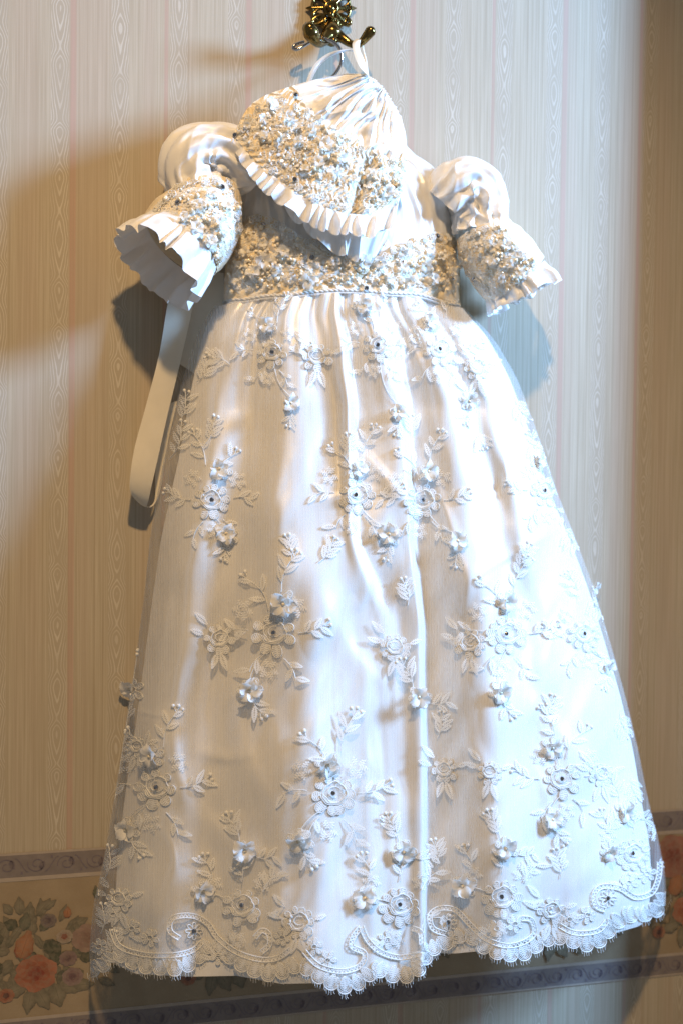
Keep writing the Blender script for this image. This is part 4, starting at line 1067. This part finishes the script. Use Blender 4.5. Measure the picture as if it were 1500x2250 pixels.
edgeflowers(bon, [brim], [(x_, y_, 10) for x_, y_ in ((530, 285), (548, 262), (570, 240), (595, 225), (620, 222), (650, 238), (675, 250), (700, 262), (725, 270), (750, 275), (770, 300), (790, 330), (810, 350), (835, 355), (860, 355), (880, 360), (600, 375), (625, 392), (655, 415), (690, 435), (725, 450), (760, 458), (800, 462), (840, 448), (868, 430), (880, 400))], 8)

# ------------------------------------------------------------------ hanger and cord loops
hg = thing('clothes_hanger', V3(735, 165, .03), 'chrome wire clothes hanger hook caught under the brass coat hook', 'hanger')
A = Acc(); wire(A, [(668, 92, .026), (660, 94, .027), (647, 100, .028), (645, 107, .028), (654, 108, .028), (668, 101, .029), (684, 91, .031), (700, 84, .034), (716, 86, .036), (732, 93, .036), (745, 106, .035), (750, 124, .034), (748, 142, .033), (738, 160, .032), (728, 172, .030), (726, 190, .028), (728, 230, .026)], .0022, 10)
A.build('hook', 'steel', hg)
A = Acc(); wire(A, [(560, 330, .022), (610, 285, .024), (670, 250, .026), (728, 228, .028), (790, 250, .026), (860, 300, .024), (930, 370, .022)], .0045, 10); A.build('shoulder_bar', 'loop', hg)
ribbon('hanging_loop', [(672, 190, .06, 680, 192, .058), (676, 170, .054, 686, 174, .052), (692, 140, .046, 702, 146, .044), (716, 120, .042, 724, 126, .040), (745, 110, .040, 748, 116, .038), (772, 110, .040, 772, 113, .038),
    (792, 122, .042, 788, 124, .040), (803, 138, .048, 800, 140, .046), (806, 158, .060, 802, 160, .058), (805, 176, .07, 800, 176, .068)], 'loop', gown)

# ------------------------------------------------------------------ brass coat hook
hk = thing('coat_hook', V3(728, 60, .0), 'ornate openwork brass double coat hook screwed to the papered wall', 'coat hook')
A = Acc()
cx, cy = 727, 18
def ringpts(cx, cy, rx, ry, d, n=20, rot=0):
    t = np.linspace(0, 2*np.pi, n, endpoint=False); x = rx*np.cos(t); y = ry*np.sin(t); c, s = math.cos(rot), math.sin(rot)
    return P(cx+x*c-y*s, cy+x*s+y*c, d+0*t)
for i in range(8):
    a = i*PI/4+PI/8; A.tube(ringpts(cx+25*math.cos(a), cy+27*math.sin(a), 17, 8.5, .008, 18, a), .0019, 6, True)
for i in range(8):
    a = i*PI/4; A.tube(P(np.array([cx+10*math.cos(a), cx+46*math.cos(a)]), np.array([cy+10*math.sin(a), cy+50*math.sin(a)]), np.array([.010, .006])), np.array([.0032, .0018]), 6)
A.tube(ringpts(cx, cy, 41, 45, .006, 40), .0024, 8, True); A.tube(ringpts(cx, cy, 13, 13, .011, 16), .0030, 8, True)
for i in range(8):
    a = i*PI/4; A.tube(P(np.array([cx+42*math.cos(a), cx+55*math.cos(a)]), np.array([cy+46*math.sin(a), cy+58*math.sin(a)]), np.array([.006, .004])), np.array([.0042, .0008]), 6)
# pierced scrolls below the rosette
for sx in (-1, 1):
    A.tube(ringpts(727+sx*27, 44, 16, 8, .008, 16, sx*.5), .0028, 6, True); A.tube(ringpts(727+sx*8, 52, 6, 12, .009, 14, sx*.2), .0026, 6, True)
A.tube(P(np.array([727, 727]), np.array([-40, 60]), np.array([.007, .009])), .004, 8)
A.build('backplate', 'brass', hk)
A = Acc(); A.blob(P(727, 32, .014), .0052, .7, 10); A.blob(P(727, 18, .013), .006, .6, 10); A.build('rosette_boss', 'brass', hk)
def taper(path, rad, name, sq=1.):
    p = spline(np.array(path, float), 8); r = np.interp(np.linspace(0, 1, len(p)), np.linspace(0, 1, len(rad)), rad); A = Acc()
    q = P(p[:, 0], p[:, 1], p[:, 2]); A.tube(q, r, 14)
    for e_ in (0, -1): A.blob(q[e_], r[e_]*1.0, 1., 12)
    return A.build(name, 'brass', hk)
taper([(727, 48, .008), (729, 60, .012), (729, 74, .016), (728, 88, .016)], [.006, .010, .013, .009], 'hook_body')
taper([(735, 74, .016), (752, 84, .020), (770, 96, .026), (784, 98, .034), (796, 90, .042), (806, 78, .047), (813, 69, .048)], [.010, .0065, .0050, .0048, .0052, .0064, .0072], 'hook_arm')
taper([(722, 78, .018), (710, 90, .028), (700, 93, .040), (691, 84, .050), (684, 73, .055), (680, 64, .056)], [.010, .0070, .0065, .0085, .0105, .0095], 'hook_arm')
A = Acc(); A.blob(P(733, 90, .03), .006, .9, 10); A.build('lower_knob', 'brass', hk)
print('objects', len(bpy.data.objects))
